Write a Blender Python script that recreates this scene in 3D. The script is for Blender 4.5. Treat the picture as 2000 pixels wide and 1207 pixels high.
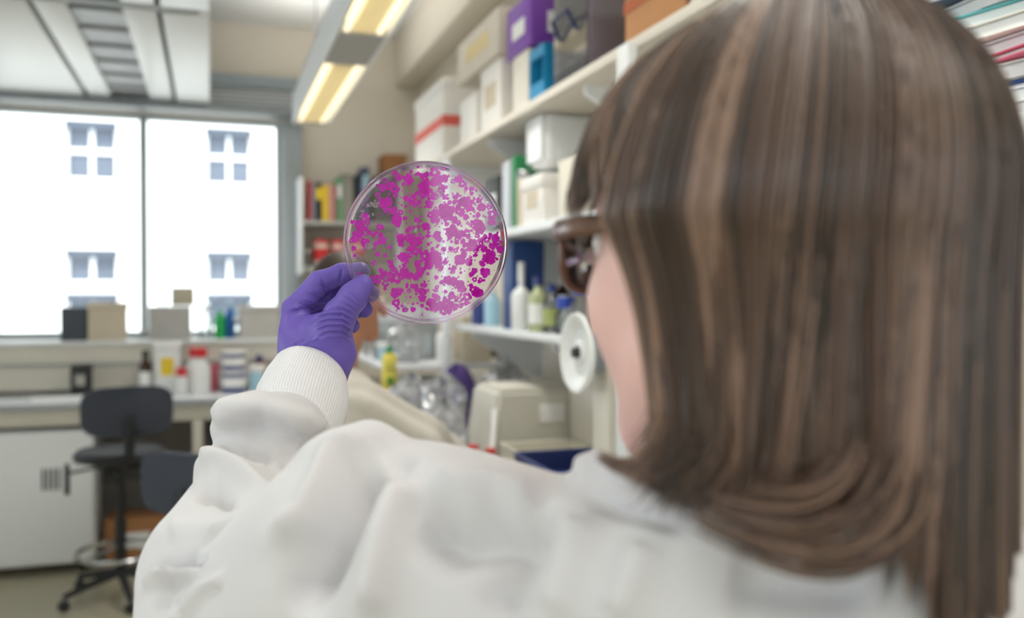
import bpy, bmesh, math, random
import numpy as np
from mathutils import Vector, Matrix

random.seed(7)
rng = np.random.default_rng(11)
for _o in list(bpy.data.objects):
    bpy.data.objects.remove(_o, do_unlink=True)
SC = bpy.context.scene
COL = SC.collection
R = math.radians

# ------------------------------------------------------------------ camera
FPX, CAMZ, YAW, PITCH = 1768.0, 1.45, R(18.4), R(-0.84)
cam_d = bpy.data.cameras.new('camera')
cam = bpy.data.objects.new('camera', cam_d)
COL.objects.link(cam)
cam.location = (0, 0, CAMZ)
cam.rotation_euler = (R(90) + PITCH, 0, -YAW)
cam_d.sensor_width = 36
cam_d.lens = FPX / 2000 * 36
cam_d.clip_start, cam_d.clip_end = 0.02, 200
cam_d.dof.use_dof = True
cam_d.dof.focus_distance = 0.87
cam_d.dof.aperture_fstop = 3.4
cam_d.dof.aperture_blades = 9
SC.camera = cam

# ------------------------------------------------------------------ world, sun, exposure
world = bpy.data.worlds.new('world')
SC.world = world
world.use_nodes = True
_bg = world.node_tree.nodes['Background']
_bg.inputs[0].default_value = (0.86, 0.93, 1.0, 1)
_bg.inputs[1].default_value = 2.0
sun_d = bpy.data.lights.new('sun', 'SUN')
sun_d.energy = 4.2
sun_d.angle = R(0.6)
sun_d.color = (1.0, 0.96, 0.9)
sun = bpy.data.objects.new('sun', sun_d)
COL.objects.link(sun)
sun.rotation_euler = (R(31), 0, R(-24))
SC.view_settings.view_transform = 'Standard'
SC.view_settings.look = 'None'
SC.view_settings.gamma = 1.0
SC.view_settings.use_curve_mapping = False
SC.view_settings.exposure = 0.70
LAMP_W = 4.4
ADDED_UPLIGHT_W = 4.4

# ------------------------------------------------------------------ projection helpers (photo pixel + distance -> place in the room)
_cy, _sy, _cp, _sp = math.cos(YAW), math.sin(YAW), math.cos(PITCH), math.sin(PITCH)
CR = np.array([_cy, -_sy, 0.0])
CF = np.array([_sy * _cp, _cy * _cp, _sp])
CU = np.cross(CR, CF)
C0 = np.array([0, 0, CAMZ])

def wc(p):                      # camera-aligned metres (right, up, away) -> room
    p = np.asarray(p, float)
    return C0 + p[..., 0:1] * CR + p[..., 1:2] * CU + p[..., 2:3] * CF

def cc(px, py, d):              # pixel + distance -> camera-aligned metres
    return np.array([(px - 1000) / FPX * d, (603.5 - py) / FPX * d, d])

def W(px, py, d):
    return Vector(wc(cc(px, py, d)))

def on(px, py, X=None, Y=None, Z=None):
    r = wc(cc(px, py, 1.0)) - C0
    if X is not None: t = X / r[0]
    elif Y is not None: t = Y / r[1]
    else: t = (Z - CAMZ) / r[2]
    return Vector(C0 + r * t)

def proj(P):                    # room points -> pixel x, pixel y, distance
    q = np.asarray(P, float) - C0
    x, y, d = q @ CR, q @ CU, q @ CF
    return 1000 + x / d * FPX, 603.5 - y / d * FPX, d

# ------------------------------------------------------------------ materials
def lin(c):
    if isinstance(c, str):
        c = tuple(int(c[i:i + 2], 16) for i in (0, 2, 4))
    o = []
    for v in c[:3]:
        v /= 255.0
        o.append(v / 12.92 if v <= 0.04045 else ((v + 0.055) / 1.055) ** 2.4)
    return (*o, 1.0)

MATS = {}
def mat(name, col, rough=0.5, metal=0.0, var=0.06, vscale=18.0, bump=0.0, bscale=120.0, trans=0.0, ior=1.45,
        emit=0.0, sheen=0.0, spec=0.5, sss=0.0, alpha=1.0):
    if name in MATS:
        return MATS[name]
    m = bpy.data.materials.new(name); m.use_nodes = True
    nt = m.node_tree; N, L = nt.nodes, nt.links
    b = N['Principled BSDF']
    c = lin(col)
    tc = N.new('ShaderNodeTexCoord')
    if var > 0:
        n = N.new('ShaderNodeTexNoise'); n.inputs['Scale'].default_value = vscale; n.inputs['Detail'].default_value = 4
        L.new(tc.outputs['Object'], n.inputs['Vector'])
        mx = N.new('ShaderNodeMix'); mx.data_type = 'RGBA'
        mx.inputs['A'].default_value = tuple(max(0, v * (1 - var)) for v in c[:3]) + (1,)
        mx.inputs['B'].default_value = tuple(min(1, v * (1 + var)) for v in c[:3]) + (1,)
        L.new(n.outputs['Fac'], mx.inputs['Factor'])
        L.new(mx.outputs['Result'], b.inputs['Base Color'])
        if emit: L.new(mx.outputs['Result'], b.inputs['Emission Color'])
    else:
        b.inputs['Base Color'].default_value = c
        if emit: b.inputs['Emission Color'].default_value = c
    b.inputs['Roughness'].default_value = rough
    b.inputs['Metallic'].default_value = metal
    b.inputs['Specular IOR Level'].default_value = spec
    b.inputs['IOR'].default_value = ior
    b.inputs['Transmission Weight'].default_value = trans
    b.inputs['Emission Strength'].default_value = emit
    b.inputs['Sheen Weight'].default_value = sheen
    b.inputs['Alpha'].default_value = alpha
    if sss:
        b.inputs['Subsurface Weight'].default_value = sss
        b.inputs['Subsurface Radius'].default_value = (0.012, 0.005, 0.003)
        b.inputs['Subsurface Scale'].default_value = 0.6
    if bump > 0:
        n2 = N.new('ShaderNodeTexNoise'); n2.inputs['Scale'].default_value = bscale; n2.inputs['Detail'].default_value = 3
        L.new(tc.outputs['Object'], n2.inputs['Vector'])
        bp = N.new('ShaderNodeBump'); bp.inputs['Strength'].default_value = bump; bp.inputs['Distance'].default_value = 0.002
        L.new(n2.outputs['Fac'], bp.inputs['Height']); L.new(bp.outputs['Normal'], b.inputs['Normal'])
    MATS[name] = m
    return m

def thin_clear(name, col, base=0.04, edge=0.9, rough=0.03, haze=0.0, power=5.0):
    """thin clear plastic or glass: see-through face on, mirror-like at grazing angles, a little milky haze"""
    if name in MATS:
        return MATS[name]
    m = bpy.data.materials.new(name); m.use_nodes = True
    nt = m.node_tree; N, L = nt.nodes, nt.links
    N.remove(N['Principled BSDF'])
    out = N['Material Output']
    tr = N.new('ShaderNodeBsdfTransparent'); tr.inputs[0].default_value = lin(col)
    gl = N.new('ShaderNodeBsdfGlossy'); gl.inputs['Roughness'].default_value = rough
    df = N.new('ShaderNodeBsdfTranslucent'); df.inputs[0].default_value = lin(col)
    d2 = N.new('ShaderNodeBsdfDiffuse'); d2.inputs[0].default_value = lin(col)
    a = N.new('ShaderNodeMixShader'); a.inputs[0].default_value = 0.5
    L.new(df.outputs[0], a.inputs[1]); L.new(d2.outputs[0], a.inputs[2])
    h = N.new('ShaderNodeMixShader'); h.inputs[0].default_value = haze
    L.new(tr.outputs[0], h.inputs[1]); L.new(a.outputs[0], h.inputs[2])
    fr = N.new('ShaderNodeFresnel'); fr.inputs['IOR'].default_value = 1.49
    mr = N.new('ShaderNodeMath'); mr.operation = 'MULTIPLY'; mr.inputs[1].default_value = edge; mr.use_clamp = True
    L.new(fr.outputs[0], mr.inputs[0])
    mx = N.new('ShaderNodeMixShader')
    L.new(mr.outputs[0], mx.inputs[0]); L.new(h.outputs[0], mx.inputs[1]); L.new(gl.outputs[0], mx.inputs[2])
    L.new(mx.outputs[0], out.inputs[0])
    MATS[name] = m
    return m

# ------------------------------------------------------------------ mesh helpers
class MB:
    def __init__(s): s.v = []; s.f = []
    def add(s, v, f):
        k = len(s.v); s.v.extend([tuple(map(float, p)) for p in v]); s.f.extend([tuple(i + k for i in q) for q in f]); return s
    def box(s, x0, x1, y0, y1, z0, z1, bev=0.0, seg=2):
        x0, x1 = min(x0, x1), max(x0, x1); y0, y1 = min(y0, y1), max(y0, y1); z0, z1 = min(z0, z1), max(z0, z1)
        if bev <= 0:
            v = [(x0, y0, z0), (x1, y0, z0), (x1, y1, z0), (x0, y1, z0), (x0, y0, z1), (x1, y0, z1), (x1, y1, z1), (x0, y1, z1)]
            return s.add(v, [(0, 3, 2, 1), (4, 5, 6, 7), (0, 1, 5, 4), (1, 2, 6, 5), (2, 3, 7, 6), (3, 0, 4, 7)])
        bm = bmesh.new(); bmesh.ops.create_cube(bm, size=1)
        for q in bm.verts:
            q.co = ((x0 + x1) / 2 + q.co.x * (x1 - x0), (y0 + y1) / 2 + q.co.y * (y1 - y0), (z0 + z1) / 2 + q.co.z * (z1 - z0))
        bev = min(bev, 0.45 * min(x1 - x0, y1 - y0, z1 - z0))
        bmesh.ops.bevel(bm, geom=list(bm.edges), offset=bev, segments=seg, affect='EDGES', profile=0.5)
        bm.verts.index_update()
        s.add([q.co[:] for q in bm.verts], [[q.index for q in f.verts] for f in bm.faces]); bm.free(); return s
    def lathe(s, prof, n=24, c=(0, 0, 0), axis='z', cap=True):
        v = []; f = []
        for r, z in prof:
            for i in range(n):
                a = 2 * math.pi * i / n; x, y = r * math.cos(a), r * math.sin(a)
                p = (x, y, z) if axis == 'z' else ((z, x, y) if axis == 'x' else (y, z, x))
                v.append((p[0] + c[0], p[1] + c[1], p[2] + c[2]))
        for k in range(len(prof) - 1):
            for i in range(n):
                j = (i + 1) % n
                f.append((k * n + i, k * n + j, (k + 1) * n + j, (k + 1) * n + i))
        if cap:
            f.append(tuple(reversed(range(n)))); f.append(tuple((len(prof) - 1) * n + i for i in range(n)))
        return s.add(v, f)
    def tube(s, pts, r, n=8, cap=True, closed=False, flat=1.0):
        P = [Vector(p) for p in pts]; k = len(P)
        rr = [r] * k if np.isscalar(r) else list(r)
        v = []; f = []; up = None
        for i, p in enumerate(P):
            if closed: t = P[(i + 1) % k] - P[i - 1]
            else: t = P[min(i + 1, k - 1)] - P[max(i - 1, 0)]
            t.normalize()
            if up is None:
                up = Vector((0, 0, 1)) if abs(t.z) < 0.9 else Vector((1, 0, 0))
            e1 = (up - t * up.dot(t)).normalized(); up = e1; e2 = t.cross(e1)
            for j in range(n):
                a = 2 * math.pi * j / n
                v.append(p + e1 * math.cos(a) * rr[i] + e2 * math.sin(a) * rr[i] * flat)
        m = k if closed else k - 1
        for i in range(m):
            for j in range(n):
                a, b = i * n, ((i + 1) % k) * n; j2 = (j + 1) % n
                f.append((a + j, a + j2, b + j2, b + j))
        if cap and not closed:
            f.append(tuple(reversed(range(n)))); f.append(tuple((k - 1) * n + j for j in range(n)))
        return s.add(v, f)
    def prism(s, poly, y0, y1, axis='y'):
        n = len(poly); v = []
        for t in (y0, y1):
            for a, b in poly:
                v.append((a, t, b) if axis == 'y' else ((t, a, b) if axis == 'x' else (a, b, t)))
        f = [tuple(range(n)), tuple(reversed(range(n, 2 * n)))] + [(i, i + n, (i + 1) % n + n, (i + 1) % n) for i in range(n)]
        return s.add(v, f)
    def ball(s, c, r, nu=16, nv=10, sc=(1, 1, 1)):
        v = []; f = []
        for i in range(nv + 1):
            t = math.pi * i / nv
            for j in range(nu):
                a = 2 * math.pi * j / nu
                v.append((c[0] + r * sc[0] * math.sin(t) * math.cos(a), c[1] + r * sc[1] * math.sin(t) * math.sin(a), c[2] + r * sc[2] * math.cos(t)))
        for i in range(nv):
            for j in range(nu):
                f.append((i * nu + j, (i + 1) * nu + j, (i + 1) * nu + (j + 1) % nu, i * nu + (j + 1) % nu))
        return s.add(v, f)
    def build(s, name, m, parent=None, loc=None, rotz=0.0, ang=35, smooth=True):
        me = bpy.data.meshes.new(name); me.from_pydata(s.v, [], s.f)
        bm = bmesh.new(); bm.from_mesh(me); bmesh.ops.recalc_face_normals(bm, faces=bm.faces); bm.to_mesh(me); bm.free()
        return link(name, me, m, parent, loc, rotz, ang, smooth)

def link(name, me, m, parent=None, loc=None, rotz=0.0, ang=35, smooth=True):
    if m is not None and not me.materials: me.materials.append(m)
    if smooth and len(me.polygons):
        me.polygons.foreach_set('use_smooth', [True] * len(me.polygons))
        if ang: me.set_sharp_from_angle(angle=R(ang))
    o = bpy.data.objects.new(name, me); COL.objects.link(o)
    if parent is not None: o.parent = parent
    if loc is not None: o.location = loc
    if rotz: o.rotation_euler = (0, 0, rotz)
    return o

def thing(name, label, cat, loc=(0, 0, 0), rotz=0.0, group=None):
    o = bpy.data.objects.new(name, None); COL.objects.link(o)
    o.empty_display_size = 0.05
    o.location = loc; o.rotation_euler = (0, 0, rotz)
    return tag(o, label, cat, group)

def tag(o, label=None, cat=None, group=None, kind=None):
    if label: o['label'] = label
    if cat: o['category'] = cat
    if group: o['group'] = group
    if kind: o['kind'] = kind
    return o

def struct(name, mb, m, label=None, parent=None, ang=35):
    o = mb.build(name, m, parent, ang=ang)
    if parent is None: o['kind'] = 'structure'
    if label: o['label'] = label
    return o

def copy_tree(o, parent=None):
    c = o.copy(); COL.objects.link(c); c.parent = parent
    for ch in list(o.children): copy_tree(ch, c)
    return c

# ------------------------------------------------------------------ signed-distance sculpting
def _sm(a, b, k):
    h = np.clip(0.5 + 0.5 * (b - a) / k, 0, 1)
    return b * (1 - h) + a * h - k * h * (1 - h)

def cone_sd(P, a, b, ra, rb):
    a, b = np.asarray(a, np.float32), np.asarray(b, np.float32)
    ba = b - a; L2 = float(ba @ ba) + 1e-12
    t = np.clip(((P - a) @ ba) / L2, 0, 1)
    q = P - a - t[..., None] * ba
    return np.sqrt((q * q).sum(-1)) - (ra + (rb - ra) * t)

def ell_sd(P, c, r):
    q = (P - np.asarray(c, np.float32)) / np.asarray(r, np.float32)
    k = np.sqrt((q * q).sum(-1))
    return (k - 1) * float(min(r)) * (0.5 + 0.5 * float(np.mean(r)) / float(min(r)))

def polyeval(P, prims, k):
    D = None
    for pr in prims:
        kind = pr[0]; kk = k
        if kind == 'c': d = cone_sd(P, *pr[1:5]); kk = pr[5] if len(pr) > 5 else k
        elif kind == 'e': d = ell_sd(P, pr[1], pr[2]); kk = pr[3] if len(pr) > 3 else k
        elif kind == 'sub':
            d = cone_sd(P, *pr[1:5]); D = -_sm(-D, d, pr[5]); continue
        D = d if D is None else _sm(D, d, kk)
    return D

def surface(prims, lo, hi, h, k, smooth=2, clip=None):
    """signed-distance blend of round cones and ellipsoids -> (verts, quads), by surface nets"""
    lo, hi = np.asarray(lo, float), np.asarray(hi, float)
    n = np.ceil((hi - lo) / h).astype(int) + 1
    ax = [np.arange(n[i], dtype=np.float32) * h + np.float32(lo[i]) for i in range(3)]
    D = np.empty(n, np.float32)
    ch = max(1, int(600000 // (n[1] * n[2])))
    for i in range(0, n[0], ch):
        X, Yy, Z = np.meshgrid(ax[0][i:i + ch], ax[1], ax[2], indexing='ij')
        P = np.stack([X, Yy, Z], -1)
        v = polyeval(P, prims, k)
        if clip is not None: v = np.maximum(v, clip(P))
        D[i:i + ch] = v
    D[0], D[-1] = 1, 1; D[:, 0], D[:, -1] = 1, 1; D[:, :, 0], D[:, :, -1] = 1, 1
    S = D < 0
    cnt = np.zeros(n - 1, np.int8)
    for a in (0, 1):
        for b in (0, 1):
            for c in (0, 1):
                cnt += S[a:n[0] - 1 + a, b:n[1] - 1 + b, c:n[2] - 1 + c]
    act = (cnt > 0) & (cnt < 8)
    idx = np.full(n - 1, -1, np.int64); ci = np.argwhere(act); idx[act] = np.arange(len(ci))
    acc = np.zeros((len(ci), 3)); num = np.zeros(len(ci))
    corners = [(a, b, c) for a in (0, 1) for b in (0, 1) for c in (0, 1)]
    for u in corners:
        for w in corners:
            if sum(abs(p - q) for p, q in zip(u, w)) == 1 and u < w:
                A = D[ci[:, 0] + u[0], ci[:, 1] + u[1], ci[:, 2] + u[2]]; B = D[ci[:, 0] + w[0], ci[:, 1] + w[1], ci[:, 2] + w[2]]
                x = (A < 0) != (B < 0); t = np.where(x, A / np.where(x, A - B, 1), 0)
                pt = np.array(u) + t[:, None] * (np.array(w) - np.array(u))
                acc += pt * x[:, None]; num += x
    V = lo + (ci + acc / num[:, None]) * h
    F = []
    for axn in range(3):
        o1, o2 = [(1, 2), (2, 0), (0, 1)][axn]
        a0 = [slice(None)] * 3; a1 = [slice(None)] * 3
        a0[axn] = slice(0, -1); a1[axn] = slice(1, None)
        cr = np.argwhere(S[tuple(a0)] != S[tuple(a1)])
        ok = (cr[:, o1] > 0) & (cr[:, o2] > 0) & (cr[:, o1] < n[o1] - 1) & (cr[:, o2] < n[o2] - 1)
        cr = cr[ok]
        ins = S[tuple(cr.T)]
        e1 = np.zeros(3, int); e1[o1] = 1; e2 = np.zeros(3, int); e2[o2] = 1
        q = [idx[tuple((cr - e1 - e2).T)], idx[tuple((cr - e2).T)], idx[tuple(cr.T)], idx[tuple((cr - e1).T)]]
        q = np.stack(q, 1)
        q[~ins] = q[~ins][:, ::-1]
        F.append(q)
    F = np.concatenate(F); F = F[(F >= 0).all(1)]
    for _ in range(smooth):
        V = relax(V, F, 0.5)
    vol = (V[F[:, 0]] * np.cross(V[F[:, 1]], V[F[:, 2]])).sum() + (V[F[:, 0]] * np.cross(V[F[:, 2]], V[F[:, 3]])).sum()
    if vol < 0: F = F[:, ::-1]
    return V, F

def relax(V, F, w):
    s = np.zeros_like(V); c = np.zeros(len(V))
    for k in range(4):
        a, b = F[:, k], F[:, (k + 1) % 4]
        np.add.at(s, a, V[b]); np.add.at(s, b, V[a]); np.add.at(c, a, 1); np.add.at(c, b, 1)
    return V * (1 - w) + w * s / np.maximum(c, 1)[:, None]

def vnormals(V, F):
    fn = np.cross(V[F[:, 2]] - V[F[:, 0]], V[F[:, 3]] - V[F[:, 1]])
    N = np.zeros_like(V)
    for k in range(4): np.add.at(N, F[:, k], fn)
    return N / np.maximum(np.linalg.norm(N, axis=1), 1e-12)[:, None]

def seg_dist(p, line):
    """distance of 2-D points to a polyline, and how far along it (0..1)"""
    line = np.asarray(line, float); best = np.full(len(p), 1e9); along = np.zeros(len(p)); m = len(line) - 1
    for i in range(m):
        a, b = line[i], line[i + 1]; ba = b - a
        t = np.clip(((p - a) @ ba) / (ba @ ba + 1e-9), 0, 1)
        d = np.linalg.norm(p - a - t[:, None] * ba, axis=1)
        k = d < best; best[k] = d[k]; along[k] = (i + t[k]) / m
    return best, along

def crease(V, F, folds, dmax=None):
    """press folds (ridges +, valleys -) into the side of a sculpted surface that faces the aisle; V in camera-aligned metres"""
    N = vnormals(V, F)
    px = 1000 + V[:, 0] / V[:, 2] * FPX; py = 603.5 - V[:, 1] / V[:, 2] * FPX
    view = -V / np.linalg.norm(V, axis=1)[:, None]
    face = np.clip(((N * view).sum(1) + 0.35) / 0.5, 0, 1)
    P = np.stack([px, py], 1); disp = np.zeros(len(V))
    for fo in folds:
        line, wpx, amp = fo[:3]; dr = fo[3] if len(fo) > 3 else (0, 9)
        d, s = seg_dist(P, line)
        taper = np.clip(np.minimum(s, 1 - s) * 5 + 0.25, 0, 1)
        g = np.exp(-(d / wpx) ** 2) * taper
        disp += amp * g * ((V[:, 2] > dr[0]) & (V[:, 2] < dr[1]))
    return V + N * (disp * face)[:, None]

def quadmesh(name, V, F):
    me = bpy.data.meshes.new(name)
    me.vertices.add(len(V)); me.vertices.foreach_set('co', np.asarray(V, np.float32).ravel())
    me.loops.add(len(F) * 4); me.loops.foreach_set('vertex_index', np.asarray(F, np.int32).ravel())
    me.polygons.add(len(F)); me.polygons.foreach_set('loop_start', np.arange(0, len(F) * 4, 4, dtype=np.int32))
    me.update(calc_edges=True); me.validate()
    return me

def place(V, root):             # room coordinates -> coordinates local to an unrotated parent
    return np.asarray(V) - np.array(root.location)
# ------------------------------------------------------------------ the room
XR, YB, XL, YF, ZC = 1.30, 5.90, -4.0, -3.0, 3.14      # right wall, window wall, left wall, wall behind, ceiling
m_wall = mat('wall_paint', (230, 221, 206), 0.85, var=0.03, vscale=3, bump=0.05)
m_wallr = mat('right_wall_paint', (228, 219, 203), 0.85, var=0.03, vscale=3)
m_ceil = mat('ceiling_paint', (232, 232, 228), 0.9, var=0.02, vscale=2)
m_white = mat('white_metal', (232, 234, 234), 0.4, var=0.02)
m_grey = mat('grey_metal', (150, 156, 160), 0.45, var=0.04)
m_frame = mat('window_aluminium', (176, 184, 188), 0.4, var=0.03)
m_dark = mat('dark_gap', (52, 55, 56), 0.7, var=0.05)
m_cream = mat('cream_laminate', (214, 209, 196), 0.5, var=0.03)
m_top = mat('bench_laminate', (226, 228, 230), 0.28, var=0.03, vscale=40)

m_pane = thin_clear('window_glass', (250, 252, 252), edge=0.5)

def floor_mat():
    m = mat('floor_vinyl', (168, 162, 140), 0.32, var=0.10, vscale=60, bump=0.02)
    return m

def holed(mb, xs, zs, holes, y0, y1):
    for i in range(len(xs) - 1):
        for j in range(len(zs) - 1):
            cx, cz = (xs[i] + xs[i + 1]) / 2, (zs[j] + zs[j + 1]) / 2
            if any(a < cx < b and c < cz < d for a, b, c, d in holes): continue
            mb.box(xs[i], xs[i + 1], y0, y1, zs[j], zs[j + 1])
    return mb

struct('floor', MB().box(XL - .3, XR + .3, YF - .3, YB + .3, -0.15, 0.0), floor_mat(), 'olive grey vinyl laboratory floor')
struct('ceiling', MB().box(XL - .3, XR + .3, YF - .3, YB + .3, ZC, ZC + 0.2), m_ceil, 'pale grey plastered laboratory ceiling')
WX0, WX1, WZ0, WZ1 = -3.66, 0.434, 1.19, 2.56
struct('wall_back', holed(MB(), [XL - .3, WX0, WX1, XR + .3], [0, WZ0, WZ1, ZC], [(WX0, WX1, WZ0, WZ1)], YB, YB + 0.3), m_wall,
       'beige end wall around the large window')
struct('wall_right', MB().box(XR, XR + 0.25, YF - .3, YB, 0, ZC), m_wallr, 'cream side wall behind the shelves and bench')
def side_wall():
    m = MB(); ys = [YF - .3, -2.8, 4.2, YB]; zs = [0, 1.0, 2.6, ZC]
    for i in range(3):
        for j in range(3):
            if i == 1 and j == 1: continue
            m.box(XL - .25, XL, ys[i], ys[i + 1], zs[j], zs[j + 1])
    w = struct('wall_left', m, m_wall, 'cream side wall opposite the shelves')
    f = struct('added_window_left', MB().box(XL - .16, XL - .1, -2.8, 4.2, 1.0, 1.05).box(XL - .16, XL - .1, -2.8, 4.2, 2.55, 2.6), m_frame, 'unseen window added in the side wall opposite the shelves')  # out of view, added for soft daylight from the left
    for k in range(8):
        y = -2.8 + 6.96 * k / 7
        MB().box(XL - .16, XL - .1, y, y + .04, 1.05, 2.55).build('mullion', m_frame, f)
        if k < 7: MB().box(XL - .133, XL - .127, y + .04, y + 6.96 / 7, 1.05, 2.55).build('pane', m_pane, f)
side_wall()
struct('wall_front', holed(MB(), [XL, -.56, 1.0, XR], [0, .9, 2.6, ZC], [(-.56, 1.0, .9, 2.6)], YF - 0.25, YF), m_wall, 'cream wall at the near end of the room')
w3 = struct('added_window_near', MB().box(-.56, 1.0, YF - .16, YF - .1, .9, .95).box(-.56, 1.0, YF - .16, YF - .1, 2.55, 2.6), m_frame, 'unseen window added in the near end wall')  # out of view, added for front daylight and the dish's pale reflection
for k in range(3):
    x = -.56 + 1.52 * k / 2
    MB().box(x, x + .04, YF - .16, YF - .1, .95, 2.55).build('mullion', m_frame, w3)  # mullion of the added near window
    if k < 2: MB().box(x + .04, x + .76, YF - .133, YF - .127, .95, 2.55).build('pane', m_pane, w3)  # pane of the added near window
struct('trim_1', MB().box(1.15, XR, YF, YB, 2.82, ZC, 0.01), m_wallr, 'boxed beige ceiling beam along the side wall')
struct('baseboard_right', MB().box(XR - 0.015, XR, YF, YB, 0, 0.1), m_dark, 'dark vinyl skirting of the side wall')

# window: outer frame, mullions, one pane per bay, blind box above
win = struct('window_1', holed(MB(), [WX0, WX0 + .04, WX1 - .035, WX1], [WZ0, WZ0 + .04, WZ1 - .03, WZ1],
             [(WX0 + .04, WX1 - .035, WZ0 + .04, WZ1 - .03)], YB + 0.08, YB + 0.15), m_frame, 'wide window looking onto a white building')
bays = [WX1 - .02, -0.388, -1.21, -2.03, -2.85, WX0 + .02]
for i, x in enumerate(bays[1:-1]):
    MB().box(x - 0.022, x + 0.022, YB + 0.05, YB + 0.16, WZ0 + .03, WZ1 - .02, 0.004).build('mullion', m_frame, win)
for a, b in zip(bays[:-1], bays[1:]):
    MB().box(b + .02, a - .02, YB + 0.11, YB + 0.116, WZ0 + .035, WZ1 - .025).build('pane', m_pane, win)
MB().box(WX1 - 0.005, WX1 + 0.12, YB - 0.05, YB + 0.02, 0.92, 2.60, 0.006).build('jamb', m_frame, win)
MB().box(WX0, WX1 + 0.12, YB - 0.16, YB + 0.02, 2.56, 2.60, 0.006).build('head_rail', m_grey, win)
hr = MB().box(WX0, WX1 + 0.1, YB - 0.10, YB, 2.60, 2.72, 0.006).build('vent_box', m_white, win)
for k in range(4):
    MB().box(WX0 + .01, WX1 + 0.08, YB - 0.108, YB - 0.10, 2.615 + k * .026, 2.627 + k * .026).build('vent_slat', m_grey, hr)
MB().box(WX0, WX1 + 0.12, YB - 0.12, YB, 2.72, 2.80, 0.006).build('blind_or_lintel_shade', mat('blue_grey_metal', (150, 162, 168), 0.4), win)

# boxed service spine below the window: the ledge that things stand on
SPY = 5.62
spine = struct('trim_2', MB().box(XL, 0.56, SPY, YB, 0.92, WZ0 - .02), m_cream, 'cream boxed service ledge under the window')
MB().box(XL, 0.57, SPY - .015, YB, WZ0 - .02, WZ0 + 0.002, 0.004).build('ledge', m_white, spine)
MB().box(XL, 0.56, SPY - .018, SPY, 1.06, 1.068).build('joint_strip', m_grey, spine)
MB().box(XL, XR - .02, YB - .03, YB, 0.0, 0.92).build('panel', mat('under_bench_panel', (172, 168, 162), 0.8), spine)

# ------------------------------------------------------------------ the white building across the street
def facade():
    Yf = 20.0
    root = thing('building', 'sunlit white building with sash windows across the street', 'building', (0, Yf, -6))
    mw = mat('white_render', (244, 244, 242), 0.9, var=0.02, vscale=1)
    holes = []
    def px_x(px): return on(px, 577, Y=Yf).x
    def px_z(px, py): return on(px, py, Y=Yf).z
    cols = [(px_x(127), px_x(231)), (px_x(402), px_x(494))]
    step = cols[1][0] - cols[0][0]
    cols = [(cols[0][0] - 2 * step, cols[0][1] - 2 * step), (cols[0][0] - step, cols[0][1] - step)] + cols + [(cols[1][0] + step, cols[1][1] + step)]
    rows = [(px_z(450, 362), px_z(450, 250)), (px_z(450, 556), px_z(450, 491)), (px_z(450, 645), px_z(450, 574))]
    xs = sorted({-16.0, 10.0} | {v for c in cols for v in c}); zs = sorted({-6.0, 9.0} | {v for r in rows for v in r})
    holes = [(c[0], c[1], r[0], r[1]) for c in cols for r in rows]
    mb = holed(MB(), xs, zs, holes, 0, 0.35)
    mb.v = [(x, y, z + 6) for x, y, z in mb.v]
    mb.build('wall', mw, root)
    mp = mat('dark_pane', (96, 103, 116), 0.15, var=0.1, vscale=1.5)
    for c in cols:
        for k, r in enumerate(rows):
            z0, z1 = r[0] + 6, r[1] + 6; xm = (c[0] + c[1]) / 2
            f = MB().box(c[0], c[0] + .06, .2, .26, z0, z1).box(c[1] - .06, c[1], .2, .26, z0, z1).box(xm - .04, xm + .04, .19, .27, z0, z1) \
                .box(c[0], c[1], .2, .26, z0, z0 + .07).box(c[0], c[1], .2, .26, z1 - .06, z1)
            if k == 0: f.box(c[0], c[1], .18, .26, (z0 + z1) / 2 - .05, (z0 + z1) / 2 + .05)
            w = f.build('window', mw, root)
            for a, b in ((c[0] + .05, xm - .04), (xm + .04, c[1] - .05)):
                MB().box(a, b, .23, .24, z0 + .07, z1 - .06).build('pane', mp, w)
            MB().box(c[0], c[1], .10, .18, z1 - .16, z1).build('blind_or_lintel_shade', mp, w)  # strip in pane colour stands in for the lintel's shadow
            MB().box(c[0] - .1, c[1] + .1, -.06, .1, z0 - .09, z0, .01).build('window_ledge', mw, root)
    for c in cols:
        zc = px_z(450, 388) + 6
        MB().box(c[0] - .25, c[1] + .25, -.07, .02, zc, zc + .05).build('string_course', mw, root)
    MB().box(-16.2, 10.2, -.15, 3.0, 15.0, 15.25).build('parapet', mw, root)
facade()
struct('ground_outside', MB().box(-16, 12, YB + 0.6, 24, -6.3, -6.0), mat('street_paving', (190, 188, 182), 0.9), 'pale street paving outside the window')
bpy.data.objects['ground_outside']['kind'] = 'structure'

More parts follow.
